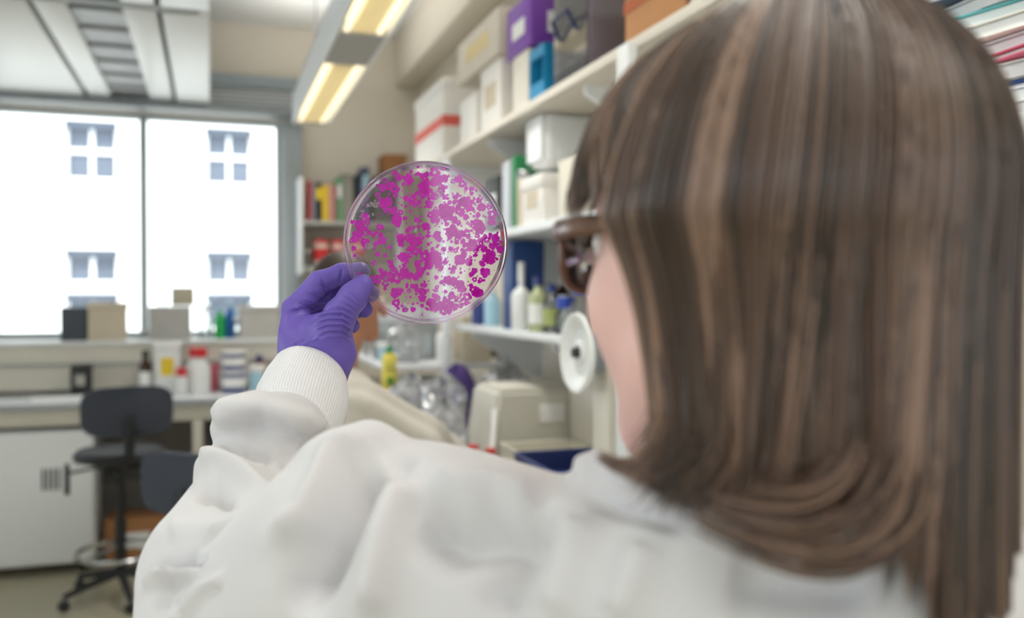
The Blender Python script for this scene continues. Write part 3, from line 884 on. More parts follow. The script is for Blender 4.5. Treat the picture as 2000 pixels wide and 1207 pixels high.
def make_hair():
    curves, rad, sh = [], [], []
    rr = random.Random(5)
    for lock in range(330):
        g = rr.uniform(-112, 97)
        if rr.random() < .4: g = rr.uniform(0, 97)
        phi = R(g); end = hair_end(phi)
        if end is None: continue
        th = R(rr.choice([2, 6, 12, 22, 34, 48])); rho_l = rr.uniform(.945, 1.008); shade = rr.betavariate(1.1, 1.3)
        j0, j1 = rr.gauss(0, .05), rr.gauss(0, .05); fl = rr.uniform(-.002, .008)
        e0 = end + rr.gauss(0, .005)
        for k in range(13):
            dp = rr.gauss(0, .028)
            P = strand(phi + dp, th * rr.uniform(.6, 1.2), rho_l + rr.gauss(0, .006), e0 + rr.gauss(0, .006), jit=(j0 - dp * .5, j1), flick=fl + rr.gauss(0, .004))
            curves.append(P); rad.append(rr.uniform(.0005, .0011)); sh.append(min(1, max(0, shade + rr.gauss(0, .09))))
    for lock in range(70):
        phi = R(rr.uniform(104, 190)); th = R(rr.choice([4, 10, 20, 30])); shade = rr.betavariate(2, 2); reach = rr.uniform(70, 84); rho = rr.uniform(.955, 1)
        for k in range(12):
            P = bang(phi + rr.gauss(0, .03), th * rr.uniform(.6, 1.2), rho + rr.gauss(0, .006), reach + rr.gauss(0, 1.5))
            curves.append(P); rad.append(rr.uniform(.0005, .0010)); sh.append(min(1, max(0, shade + rr.gauss(0, .13))))
    # tails that curl over the back of the coat
    tails = [([(1700, 380, .385), (1745, 640, .380), (1772, 860, .368), (1750, 1010, .356), (1660, 1085, .350), (1520, 1075, .356), (1360, 1012, .375)], .010),
             ([(1660, 380, .385), (1705, 640, .380), (1735, 830, .368), (1700, 960, .358), (1610, 1020, .355), (1500, 1015, .362), (1400, 985, .375)], .010),
             ([(1610, 380, .385), (1640, 640, .382), (1665, 820, .370), (1640, 930, .362), (1560, 975, .360), (1460, 965, .366)], .009),
             ([(1280, 420, .46), (1290, 640, .450), (1300, 800, .440), (1280, 890, .440), (1230, 915, .445), (1172, 892, .455)], .006),
             ([(1330, 420, .445), (1340, 640, .435), (1350, 820, .425), (1330, 915, .425), (1270, 935, .43), (1195, 905, .445)], .006),
             ([(1410, 420, .425), (1420, 640, .415), (1430, 840, .405), (1400, 940, .41), (1330, 965, .415), (1250, 925, .43)], .006)]
    for line, spread in tails:
        pts = np.array([cc(*p) for p in line]); tt = np.linspace(0, len(pts) - 1, 22)
        for k in range(44):
            o = np.array([rr.gauss(0, spread * .55), rr.gauss(0, spread * .45), rr.gauss(0, spread * .3)])
            P = []
            for t in tt:
                i = min(int(t), len(pts) - 2); u = t - i
                p0, p1, p2, p3 = pts[max(i - 1, 0)], pts[i], pts[i + 1], pts[min(i + 2, len(pts) - 1)]
                q = .5 * ((2 * p1) + (-p0 + p2) * u + (2 * p0 - 5 * p1 + 4 * p2 - p3) * u * u + (-p0 + 3 * p1 - 3 * p2 + p3) * u ** 3)
                P.append(q + o * (1 - .45 * t / tt[-1]))
            curves.append(np.array(P)); rad.append(rr.uniform(.0004, .0008)); sh.append(rr.betavariate(2, 2))
    h = ribbon_strands(curves, rad, sh, 'hair')
    # the dense body of hair underneath the outer locks
    rows = []
    gs = list(np.linspace(-112, 95, 70))
    n = 22
    for g in gs: rows.append(strand(R(g), R(1), .925, hair_end(R(g)) + .016, n1=9, n2=13, flick=.0))
    V = np.concatenate(rows); F = [(i * n + j, i * n + j + 1, (i + 1) * n + j + 1, (i + 1) * n + j) for i in range(len(rows) - 1) for j in range(n - 1)]
    gs2 = np.linspace(95, 248, 46); k0 = len(V); rows2 = [bang(R(g), R(1), .925, 74, n=15) for g in gs2]
    V = np.concatenate([V] + rows2); F += [(k0 + i * 15 + j, k0 + i * 15 + j + 1, k0 + (i + 1) * 15 + j + 1, k0 + (i + 1) * 15 + j) for i in range(len(rows2) - 1) for j in range(14)]
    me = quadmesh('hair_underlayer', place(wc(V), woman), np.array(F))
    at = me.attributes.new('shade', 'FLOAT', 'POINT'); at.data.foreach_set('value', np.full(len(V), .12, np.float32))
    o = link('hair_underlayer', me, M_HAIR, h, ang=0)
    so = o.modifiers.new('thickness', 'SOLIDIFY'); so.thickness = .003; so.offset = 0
make_hair()

# ------------------------------------------------------------------ glasses
def glasses():
    p0 = wc(hd(np.array([.10, 0, 0])))
    g = thing('eyeglasses', 'brown rimmed eyeglasses worn by the person with long brown hair', 'glasses', tuple(p0))
    mf = mat('tortoiseshell', (104, 74, 58), .22, var=.45, vscale=90)
    ml = thin_clear('spectacle_lens', (250, 248, 250), edge=1.2)
    def hp(mb): mb.v = [tuple(p) for p in place(wc(hd(np.array(mb.v))), g)]; return mb
    for s in (1, -1):
        ring = []
        for k in range(28):
            a = 2 * math.pi * k / 28; c, sn = math.cos(a), math.sin(a)
            x = s * .034 + .026 * math.copysign(abs(c) ** .7, c); z = -.006 + .021 * math.copysign(abs(sn) ** .7, sn)
            ring.append((.112 - .9 * (abs(x) - .0) ** 2 * 4, x, z))
        hp(MB().tube(ring, .0022, 8, closed=True)).build('rim', mf, g, ang=0)
        mb = MB(); mb.add(ring + [(.1135 - .9 * .034 ** 2 * 4, s * .034, -.006)], [(i, (i + 1) % 28, 28) for i in range(28)])
        o = hp(mb).build('lens', ml, g, ang=0)
        so = o.modifiers.new('thickness', 'SOLIDIFY'); so.thickness = .0015
        t = MB().tube([(.098, s * .060, .004), (.092, s * .069, .006), (.07, s * .0745, .006), (.03, s * .079, .005), (-.005, s * .082, .002), (-.02, s * .082, -.012), (-.03, s * .079, -.03)],
                      [.0045, .006, .006, .0048, .004, .003, .003], 8, flat=.4)
        hp(t).build('temple', mf, g, ang=0)
    hp(MB().tube([(.112, .009, .004), (.116, 0, .008), (.112, -.009, .004)], .002, 8)).build('bridge', mf, g, ang=0)
glasses()
# ------------------------------------------------------------------ the petri dish
def dish():
    c = cc(832, 476, .876)
    nrm = np.array([-.115, .05, .99]); nrm /= np.linalg.norm(nrm)          # from the lid (near) to the base (far)
    ex = np.cross(np.array([0, 1.0, 0]), nrm); ex /= np.linalg.norm(ex); ey = np.cross(nrm, ex)
    M = Matrix([[*(wc(c + v) - wc(c))] for v in (ex, ey, nrm)]).transposed()
    root = thing('petri_dish', 'clear round petri dish covered in magenta colonies, held up in a gloved hand', 'petri dish', tuple(wc(c)))
    root.rotation_euler = M.to_euler()
    clear = thin_clear('clear_polystyrene', (254, 253, 254), edge=.8, haze=.008)
    rimm = thin_clear('polystyrene_wall', (246, 226, 246), edge=1.5, haze=.12)  # lilac tint stands in for the colonies' magenta reflected in the rim
    RL, RB = .0780, .0745
    # lid: near side
    MB().lathe([(RL - .0006, -.0008), (.0001, -.0008), (.0001, 0.0004), (RL - .0016, .0004)], 96, cap=False).build('lid_face', clear, root)
    MB().lathe([(RL, -.0008), (RL, .0135), (RL - .0014, .0135), (RL - .0014, .0004), (RL - .002, -.0008), (RL, -.0008)], 96, cap=False).build('lid_rim', rimm, root)
    # base: far side
    MB().lathe([(RB - .0004, .0210), (.0001, .0210), (.0001, .0196), (RB - .0018, .0196)], 96, cap=False).build('base_plate', clear, root)
    MB().lathe([(RB, .0024), (RB, .0216), (RB - .0016, .0216), (RB - .0016, .0024), (RB, .0024)], 96, cap=False).build('base_wall', rimm, root)
    # colonies
    m = bpy.data.materials.new('magenta_colony'); m.use_nodes = True
    N, L = m.node_tree.nodes, m.node_tree.links; out = N['Material Output']; N.remove(N['Principled BSDF'])
    tc = N.new('ShaderNodeTexCoord'); nz = N.new('ShaderNodeTexNoise'); nz.inputs['Scale'].default_value = 420; nz.inputs['Detail'].default_value = 5
    oi = N.new('ShaderNodeObjectInfo')
    L.new(tc.outputs['Object'], nz.inputs['Vector'])
    cr = N.new('ShaderNodeValToRGB'); e = cr.color_ramp.elements
    e[0].position, e[0].color = .36, lin((255, 8, 235)); e[1].position, e[1].color = .66, lin((255, 60, 242))
    L.new(nz.outputs['Fac'], cr.inputs[0])
    df = N.new('ShaderNodeBsdfDiffuse'); tl = N.new('ShaderNodeBsdfTranslucent'); tp = N.new('ShaderNodeBsdfTransparent'); tp.inputs[0].default_value = lin((255, 120, 245))
    L.new(cr.outputs[0], df.inputs[0]); L.new(cr.outputs[0], tl.inputs[0])
    a = N.new('ShaderNodeMixShader'); a.inputs[0].default_value = .38; L.new(df.outputs[0], a.inputs[1]); L.new(tl.outputs[0], a.inputs[2])
    b = N.new('ShaderNodeMixShader'); L.new(a.outputs[0], b.inputs[1]); L.new(tp.outputs[0], b.inputs[2])
    mr = N.new('ShaderNodeMapRange'); mr.inputs['From Min'].default_value = .45; mr.inputs['From Max'].default_value = .8; mr.inputs['To Min'].default_value = .02; mr.inputs['To Max'].default_value = .28
    L.new(nz.outputs['Fac'], mr.inputs['Value']); L.new(mr.outputs[0], b.inputs[0]); L.new(b.outputs[0], out.inputs[0])
    rr = random.Random(21)
    protos = []
    for k in range(9):
        n = 20; ring = k % 3 == 2
        ph = [rr.uniform(0, 6.28) for _ in range(4)]
        def rad(a): return 1 + .10 * math.sin(3 * a + ph[0]) + .09 * math.sin(5 * a + ph[1]) + .08 * math.sin(8 * a + ph[2])
        V = []; F = []
        lev = [(1.0, 0), (.93, -.10), (.6, -.16), (.28, -.13 if not ring else -.05)]
        for r, z in lev:
            for i in range(n):
                a = 2 * math.pi * i / n; V.append((r * rad(a) * math.cos(a), r * rad(a) * math.sin(a), z))
        for q in range(len(lev) - 1):
            for i in range(n): F.append((q * n + i, q * n + (i + 1) % n, (q + 1) * n + (i + 1) % n, (q + 1) * n + i))
        if not ring: F.append(tuple(3 * n + i for i in range(n)))
        mb = MB(); mb.add(V, F); mb.v = [(x * .004, y * .004, z * .004) for x, y, z in mb.v]
        me = bpy.data.meshes.new('colony'); me.from_pydata(mb.v, [], mb.f); me.materials.append(m)
        me.polygons.foreach_set('use_smooth', [True] * len(me.polygons)); protos.append(me)
    pts = []
    seeds = []
    for _ in range(150):
        r = .0705 * math.sqrt(rr.random()); a = rr.uniform(0, 6.283); seeds.append((r * math.cos(a), r * math.sin(a)))
    seeds += [(.069 * math.sqrt(rr.random()) * .97 * math.cos(t), .068 * math.sqrt(rr.random()) * math.sin(t)) for t in [rr.uniform(-1.25, 1.1) for _ in range(45)]]
    while len(pts) < 300:
        s = rr.choice(seeds)
        x, y = s[0] + rr.gauss(0, .0040), s[1] + rr.gauss(0, .0040)
        if math.hypot(x, y) > .0705: continue
        r = rr.choice([.0012, .0016, .0021, .0026, .0031, .0037, .0043]) * rr.uniform(.85, 1.2)
        pts.append((x, y, r))
    for x, y, r in pts:
        o = bpy.data.objects.new('colony', rr.choice(protos)); COL.objects.link(o); o.parent = root
        o.location = (x, y, .0194 - rr.uniform(0, .0006)); o.scale = (r / .004, r / .004, .8); o.rotation_euler = (0, 0, rr.uniform(0, 6.28))
    more = MB()
    for _ in range(560):
        s = rr.choice(seeds); x, y = s[0] + rr.gauss(0, .0085), s[1] + rr.gauss(0, .0085)
        if math.hypot(x, y) > .0715: continue
        k = rr.randrange(9); sc = rr.uniform(.0007, .0026) / .004; me = protos[k]
        more.add([(x + v.co.x * sc, y + v.co.y * sc, .0193 + v.co.z * .5 * sc) for v in me.vertices], [tuple(p.vertices) for p in me.polygons])
    o = more.build('colony_mass', m, root); o['kind'] = 'stuff'
    mb = MB()
    for _ in range(420):
        if rr.random() < .6:
            s = rr.choice(seeds); x, y = s[0] + rr.gauss(0, .007), s[1] + rr.gauss(0, .007)
        else:
            q = .07 * math.sqrt(rr.random()); a = rr.uniform(0, 6.283); x, y = q * math.cos(a), q * math.sin(a)
        if math.hypot(x, y) > .0715: continue
        r = rr.uniform(.0002, .0008); n = 7
        mb.add([(x + r * math.cos(6.283 * i / n), y + r * math.sin(6.283 * i / n), .0194) for i in range(n)] + [(x, y, .0194 - r * .4)], [(i, (i + 1) % n, n) for i in range(n)])
    o = mb.build('colony_specks', m, root); o['kind'] = 'stuff'
    # dried streaks of pale film between the colonies
    film = thin_clear('dried_film', (240, 240, 244), edge=.6, haze=.45)
    mb = MB()
    for cx, cy, sp in [(-.056, .026, .006), (-.054, -.004, .004), (-.036, -.034, .006), (-.018, -.06, .006), (-.012, .012, .004), (.012, .046, .003), (-.004, -.068, .004), (-.05, .034, .004)]:
        for k in range(9):
            x, y, r = cx + rr.gauss(0, sp * .6), cy + rr.gauss(0, sp * .6), rr.uniform(.0007, .002); n = 9
            q = [(x + r * rr.uniform(.6, 1.2) * math.cos(6.283 * i / n), y + r * rr.uniform(.6, 1.2) * math.sin(6.283 * i / n), .0192) for i in range(n)]
            mb.add(q + [(x, y, .0191)], [(i, (i + 1) % n, n) for i in range(n)])
    o = mb.build('dried_film', film, root); o['kind'] = 'stuff'
dish()
# ------------------------------------------------------------------ generic small things
def gx(px, Y, py=577): return on(px, py, Y=Y).x
def gz(px, py, Y): return on(px, py, Y=Y).z

def carton(name, label, cat, x0, x1, y0, y1, z0, z1, m, lid=None, lab=None, band=None, rotz=0, group=None, open_top=False):
    cx, cy = (x0 + x1) / 2, (y0 + y1) / 2
    r = thing(name, label, cat, (cx, cy, z0), rotz, group)
    w, l, h = (x1 - x0) / 2, (y1 - y0) / 2, z1 - z0
    b = min(.006, w * .2, l * .2)
    if open_top:
        t = .005
        body = MB().box(-w, w, -l, l, 0, t).box(-w, -w + t, -l, l, 0, h).box(w - t, w, -l, l, 0, h).box(-w, w, -l, -l + t, 0, h).box(-w, w, l - t, l, 0, h)
        body.build('body', m, r)
        MB().tube([(-w, -l, h), (w, -l, h), (w, l, h), (-w, l, h)], .005, 6, closed=True).build('rim', lid or m, r)
    else:
        MB().box(-w, w, -l, l, 0, h, b).build('body', m, r)
        if lid: MB().box(-w - .005, w + .005, -l - .005, l + .005, h - min(.04, h * .25), h + .004, b).build('lid', lid, r)
    if lab:
        MB().box(-w - .0015, -w + .0005, -l * .55, l * .55, h * .35, h * .7).build('label_panel', lab, r)
        MB().box(-w * .5, w * .5, -l - .0015, -l + .0005, h * .35, h * .7).build('label_panel', lab, r)
    if band:
        MB().box(-w - .002, w + .002, -l - .002, l + .002, h * .42, h * .55).build('band', band, r)
    return r

def bottle(name, label, loc, h, rad, m, capm, neck=.42, cap_h=.16, labm=None, group=None, cat='bottle', shoulder=.72, rotz=0):
    r = thing(name, label, cat, loc, rotz, group)
    ch = h * cap_h; bh = h - ch
    MB().lathe([(rad * .92, 0), (rad, h * .03), (rad, bh * shoulder), (rad * .86, bh * (shoulder + .08)), (rad * neck, bh * .93), (rad * neck, bh + ch * .3)], 24).build('body', m, r)
    MB().lathe([(rad * neck * 1.22, bh), (rad * neck * 1.22, h - .004), (rad * neck * 1.1, h)], 20).build('cap', capm, r)
    if labm: MB().lathe([(rad * 1.012, bh * .18), (rad * 1.012, bh * .6)], 24, cap=False).build('label_panel', labm, r)
    return r

def tub(name, label, loc, h, rad, m, lidm, labm=None, group=None, cat='tub', taper=.92):
    r = thing(name, label, cat, loc, 0, group)
    MB().lathe([(rad * taper, 0), (rad, h * .88)], 28).build('body', m, r)
    MB().lathe([(rad * 1.05, h * .86), (rad * 1.05, h * .985), (rad * .98, h)], 28).build('lid', lidm, r)
    if labm: MB().lathe([(rad * (taper + .05), h * .25), (rad * (taper + .10), h * .68)], 28, cap=False).build('label_panel', labm, r)
    return r

red = mat('red_plastic', (206, 44, 48), .4); blue = mat('navy_plastic', (38, 56, 120), .4); royal = mat('blue_plastic', (32, 66, 170), .35)
wplast = mat('white_plastic', (236, 236, 234), .35); milky = mat('milky_plastic', (226, 228, 226), .4); amber = mat('amber_glass', (62, 36, 22), .1)
clearg = thin_clear('clear_glass', (244, 248, 248), edge=1.2, haze=.06); card = mat('brown_card', (164, 116, 76), .85, bump=.1)
blackp = mat('black_plastic', (34, 35, 38), .5); charc = mat('charcoal_fabric', (66, 70, 80), .9, bump=.2, bscale=600); chrome = mat('chrome', (200, 202, 205), .18, metal=1, var=.01)
yellow = mat('yellow_plastic', (232, 200, 50), .4); green = mat('green_plastic', (38, 130, 78), .45); paper = mat('white_paper', (238, 238, 236), .8)
beigep = mat('beige_card', (206, 194, 172), .8); greyp = mat('grey_card', (168, 166, 160), .8); purple = mat('purple_plastic', (98, 62, 160), .4); teal = mat('turquoise_plastic', (30, 140, 190), .35)
pinkp = mat('pink_plastic', (222, 110, 132), .4); lblue = mat('pale_blue_plastic', (170, 208, 226), .4)
bag_m = thin_clear('polythene', (250, 250, 252), edge=2.6, haze=.22, rough=.12)

# ------------------------------------------------------------------ bench under the window
bt = thing('bench_worktop', 'long white laminate worktop of the bench under the window', 'worktop', (-1.6, 5.37, .865))
MB().box(-2.35, 2.15, -.25, .25, 0, .035, .004).build('top', m_top, bt)
MB().box(-2.35, 2.15, -.255, -.249, .001, .033).build('edge_strip', mat('grey_edge', (164, 168, 172), .4), bt)
bf = thing('bench_trestle', 'cream steel trestle with legs under the window bench', 'trestle', (-1.6, 5.37, 0))
MB().box(-2.35, 2.15, -.225, -.185, .78, .865, .004).build('rail', m_cream, bf)
MB().box(-2.35, 2.15, .2, .23, .80, .865).build('rail', m_cream, bf)
for x in (-1.1, .1, 1.53, 2.1):
    MB().box(x - .026, x + .026, -.225, -.175, 0, .78, .004).build('leg', m_cream, bf)
    MB().box(x - .02, x + .02, .18, .22, 0, .80, .004).build('leg', m_cream, bf)
MB().box(-2.3, 2.1, .19, .21, .40, .44).build('stretcher', mat('dark_rail', (92, 92, 94), .6), bf)

def fridge():
    x1 = gx(182, 5.17); x0 = x1 - .58
    r = thing('under_bench_cabinet', 'white cabinet on castors with dark vent slots under the window bench', 'cabinet', ((x0 + x1) / 2, 5.38, 0))
    w = .29
    MB().box(-w, w, -.20, .15, .055, .755, .008).build('body', m_white, r)
    d = MB().box(-w + .004, w - .004, -.222, -.201, .07, .75, .006).build('door', m_white, r)
    for k in range(4):
        MB().box(.045 + k * .024, .057 + k * .024, -.2245, -.221, .45, .56).build('vent_slot', m_dark, d)
    MB().box(.15, .175, -.2265, -.221, .42, .58, .003).build('handle', blackp, d)
    for x in (-w + .06, w - .06):
        for y in (-.15, .10):
            MB().lathe([(.026, -.01), (.026, .01)], 16, (x, y, .027), axis='x').build('castor', blackp, r)
            MB().box(x - .014, x + .014, y - .02, y + .02, .038, .056).build('castor_fork', m_grey, r)
fridge()

def stool(label, loc, rotz, group='black laboratory stools', name='stool', bw=.2):
    r = thing(name, label, 'stool', loc, rotz, group)
    z = .66
    MB().lathe([(.16, z), (.205, z + .012), (.21, z + .035), (.19, z + .055), (.10, z + .06)], 28).build('seat', charc if bw < .15 else mat('black_vinyl', (40, 41, 44), .5), r)
    s = MB(); n = 14
    b = MB()
    pts = []
    for k in range(32):       # rounded-rectangle backrest, gently curved
        a = 2 * math.pi * k / 32; c, q = math.cos(a), math.sin(a)
        pts.append((bw * math.copysign(abs(c) ** .5, c), .115 * math.copysign(abs(q) ** .55, q)))
    v = []; f = []
    for t, sc in ((-.018, .9), (-.012, 1.0), (.012, 1.0), (.018, .9)):
        for x, zz in pts: v.append((x * sc, .235 + t - (x / .2) ** 2 * .03, .92 + zz * sc))
    for q in range(3):
        for i in range(32): f.append((q * 32 + i, q * 32 + (i + 1) % 32, (q + 1) * 32 + (i + 1) % 32, (q + 1) * 32 + i))
    f.append(tuple(range(31, -1, -1))); f.append(tuple(96 + i for i in range(32)))
    MB().add(v, f).build('backrest', charc, r)
    MB().tube([(0, .245, .90), (0, .262, .80), (0, .24, .69), (0, .15, .655), (0, .04, .65)], [.022, .022, .022, .02, .02], 10, flat=.5).build('back_support', blackp, r)
    MB().box(-.09, .09, -.1, .1, .625, .662, .01).build('mechanism', blackp, r)
    MB().tube([(.05, 0, .64), (.19, .03, .63), (.24, .03, .625)], .007, 8).build('lever', blackp, r)
    MB().lathe([(.026, .12), (.026, .38), (.017, .38), (.017, .63)], 18).build('column', blackp, r)
    ring = [(.20 * math.cos(2 * math.pi * k / 32), .20 * math.sin(2 * math.pi * k / 32), .22) for k in range(32)]
    fr = MB().tube(ring, .011, 10, closed=True).build('foot_ring', chrome, r)
    for k in range(3):
        a = 2.1 * k + .5; MB().tube([(.02 * math.cos(a), .02 * math.sin(a), .25), (.195 * math.cos(a), .195 * math.sin(a), .22)], .008, 8).build('spoke', chrome, fr)
    for k in range(5):
        a = 2 * math.pi * k / 5 + .3; c, q = math.cos(a), math.sin(a)
        MB().tube([(.02 * c, .02 * q, .12), (.17 * c, .17 * q, .09), (.27 * c, .27 * q, .065)], [.022, .018, .014], 8).build('leg', blackp, r)
        MB().ball((.27 * c, .27 * q, .026), .026, 12, 8).build('castor', blackp, r)
    return r
p = W(235, 900, 4.35)
stool('black lab stool with charcoal backrest beside the white cabinet', (p.x, p.y, 0), R(180 + 14))
p = W(450, 900, 3.2)
so_ = stool('black lab stool mostly hidden behind the raised white sleeve', (p.x, p.y, 0), R(180 - 40))
so_.scale = (1, 1, .90)

carton('cardboard_box', 'brown cardboard box with white label on the floor under the window bench', 'box', -.55, -.24, 5.28, 5.52, 0.0, .24, card, lab=paper)
carton('equipment_case', 'black case on the floor beside the cardboard box', 'case', -.21, -.11, 5.25, 5.5, 0.0, .18, blackp)
carton('blue_crate', 'blue plastic crate standing under the window bench', 'crate', .0, .38, 5.25, 5.53, 0.0, .76, mat('crate_blue', (46, 84, 150), .5), open_top=True)

# things on the worktop, in front of the ledge
def bx(px, Y): return gx(px, Y)
BZ = .90
def wb(kind, name, label, px, top, Y, rad, *a, **k):
    z = gz(px, top, Y)
    loc = (gx(px, Y), Y, BZ)
    return kind(name, label, loc, z - BZ, rad, *a, **k)
wb(bottle, 'reagent_bottle', 'dark brown glass bottle on the window bench', 283, 684, 5.5, .034, amber, blackp, labm=paper)
z = gz(325, 668, 5.52)
carton('white_tub', 'white square tub with a yellow label on the window bench', 'tub', gx(302, 5.52), gx(352, 5.52), 5.45, 5.58, BZ, z, milky, lid=wplast, lab=yellow)
wb(bottle, 'sample_bottle', 'large white bottle with a red cap on the window bench', 386, 679, 5.42, .068, milky, red, neck=.6, cap_h=.2)
wb(bottle, 'sample_bottle', 'small white bottle with a red cap beside the large one', 353, 718, 5.34, .032, milky, red, neck=.7, cap_h=.3)
wb(tub, 'pink_tub', 'small pink tub beside the large red capped bottle', 415, 712, 5.54, .032, pinkp, pinkp)
r = wb(tub, 'blue_tub', 'navy blue tub with white label, lower of two stacked on the window bench', 456, 722, 5.40, .068, blue, wplast, paper)
z = gz(456, 722, 5.42)
h2 = gz(456, 685, 5.42) - z
tub('blue_tub', 'navy blue tub with white lid, upper of two stacked on the window bench', (gx(456, 5.40), 5.40, z), h2, .068, blue, wplast, paper)
z = gz(496, 714, 5.45)
carton('tip_box', 'pale blue tip box at the right of the blue tubs', 'box', gx(486, 5.45), gx(514, 5.45), 5.42, 5.52, BZ, z, lblue, lid=wplast)
wb(bottle, 'reagent_bottle', 'small red brown bottle behind the pale blue box', 506, 694, 5.57, .04, mat('rust_plastic', (150, 66, 48), .5), blue)
z = gz(158, 712, 5.5)
carton('block_heater', 'small black instrument at the left of the window bench', 'instrument', gx(140, 5.5), gx(178, 5.5), 5.42, 5.55, BZ, z, blackp, lab=greyp)
tag(MB().box(-.13, .13, -.10, .10, 0, .012).build('paper_pile', paper, None, (gx(115, 5.3), 5.28, BZ), R(12)), 'flat pile of white paper on the window bench', 'paper')

# things on the ledge under the window
LZ = WZ0 + .003
def lb(name, label, cat, a, b, top, y0, y1, m, z0=None, **k):
    z0 = LZ if z0 is None else z0
    return carton(name, label, cat, gx(a, y0), gx(b, y0), y0, y1, z0, gz((a + b) / 2, top, y0), m, **k)
lb('monitor_box', 'dark grey box on the window ledge at the left', 'box', 117, 168, 600, 5.66, 5.86, mat('slate_plastic', (70, 76, 86), .5))
lb('beige_carton', 'beige carton beside the dark grey box on the window ledge', 'box', 171, 243, 592, 5.66, 5.86, beigep, lid=beigep)
lb('grey_cabinet', 'wide grey box on the window ledge right of the mullion', 'box', 290, 372, 599, 5.65, 5.87, mat('warm_grey_plastic', (176, 174, 170), .6))
zt = gz(331, 599, 5.65) + .005
lb('small_carton', 'small beige carton stacked on the wide grey box', 'box', 334, 379, 561, 5.68, 5.84, mat('olive_beige', (186, 180, 160), .7), z0=zt)
bottle('glass_bottle', 'small clear bottle stacked on the wide grey box', (gx(318, 5.72), 5.72, zt), .09, .03, clearg, wplast)
bottle('clear_flask', 'tall clear flask beside the green bottle on the window ledge', (gx(402, 5.72), 5.72, LZ), .20, .038, clearg, wplast)
bottle('wash_bottle', 'green bottle on the window ledge', (gx(429, 5.70), 5.70, LZ), .20, .03, mat('bright_green', (30, 168, 84), .4), lblue)
bottle('wash_bottle', 'blue bottle on the window ledge beside the green one', (gx(449, 5.74), 5.74, LZ), .22, .032, mat('bright_blue', (20, 100, 176), .4), lblue)
lb('grey_carton', 'long grey carton at the right end of the window ledge', 'box', 468, 545, 598, 5.66, 5.86, mat('pale_grey_card', (190, 187, 182), .7), lid=mat('pale_grey_card', (190, 187, 182), .7))
bottle('glass_jar', 'clear jar between the blue bottle and the grey carton', (gx(461, 5.70), 5.70, LZ), .13, .022, clearg, wplast, neck=.7)

# ------------------------------------------------------------------ bookshelf on the end wall
SX0, SX1, SY = gx(592, 5.6), 1.12, 5.6
def end_shelf():
    r = thing('bookshelf', 'white two tier bookshelf on the end wall beside the window', 'shelf', ((SX0 + SX1) / 2, 5.75, 1.58))
    w = (SX1 - SX0) / 2
    for z in (0.02, .30):
        MB().box(-w, w, -.15, .145, z, z + .025, .003).build('shelf_board', mat('shelf_grey', (168, 168, 164), .5), r)
    for x in (-w - .02, w):
        MB().box(x, x + .02, -.16, .145, 0, .34 + .25, .006).build('end_panel', m_white, r)
    MB().box(-w, w, .135, .148, 0, .58).build('back_panel', m_wall, r)
end_shelf()
B1, B2 = 1.58 + .326, 1.58 + .046
bk = [(604, 608, 352, (196, 40, 48), 'red'), (609, 616, 358, (120, 128, 140), 'blue grey'), (617, 629, 356, (36, 34, 40), 'black'), (630, 640, 362, (226, 190, 40), 'yellow'),
      (641, 647, 358, (196, 150, 116), 'tan'), (648, 652, 364, (206, 168, 160), 'pale pink'), (653, 658, 362, (156, 36, 84), 'crimson'), (659, 667, 348, (78, 160, 108), 'green'),
      (668, 678, 340, (142, 140, 132), 'grey'), (679, 689, 341, (152, 148, 138), 'light grey'), (691, 698, 344, (40, 42, 44), 'dark charcoal'), (699, 706, 338, (44, 58, 82), 'navy'), (707, 721, 326, (70, 82, 112), 'tall slate blue')]
for i, (a, b, t, c, cn) in enumerate(bk):
    x0, x1 = gx(a, 5.62), gx(b, 5.62); z1 = gz((a + b) / 2, t, 5.62)
    r = thing('book', f'{cn} book standing on the upper shelf of the end wall', 'book', ((x0 + x1) / 2, 5.70, B1), 0, 'books on the end wall shelf')
    w = (x1 - x0) / 2; h = z1 - B1; mc = mat('book_' + cn.replace(' ', '_'), c, .5)
    MB().box(-w, w, -.085, -.080, 0, h).box(-w, -w + .003, -.08, .08, 0, h).box(w - .003, w, -.08, .08, 0, h).build('cover', mc, r)
    MB().box(-w + .003, w - .003, -.08, .075, .004, h - .004).build('pages', paper, r)
    if i in (2, 7, 12): MB().box(-w * .8, w * .8, -.0865, -.0848, h * .55, h * .85).build('spine_label', [yellow, paper, lblue][[2, 7, 12].index(i)], r)
carton('file_box', 'dark grey file box right of the books on the end wall shelf', 'box', gx(732, 5.62), gx(778, 5.62), 5.62, 5.86, B1, gz(760, 345, 5.62), mat('dark_file', (84, 84, 86), .7))
carton('brown_carton', 'small brown carton on top of the dark file box', 'box', gx(751, 5.64), gx(794, 5.64), 5.64, 5.84, gz(760, 345, 5.62) + .004, gz(772, 302, 5.64), card, lid=card)
for i, (px, l) in enumerate(((627, 'red lidded white tub on the lower shelf of the end wall, left one'), (662, 'red lidded white tub on the lower shelf of the end wall, middle one'), (697, 'red lidded white tub on the lower shelf of the end wall, right one'))):
    tub('red_tub', l, (gx(px, 5.70), 5.70, B2), .17, .048, mat('cream_plastic', (226, 206, 190), .4), red, red)
bottle('glass_jar', 'clear round jar at the left end of the lower shelf', (gx(601, 5.66), 5.66, B2 - .0), .10, .026, clearg, chrome, neck=.7)

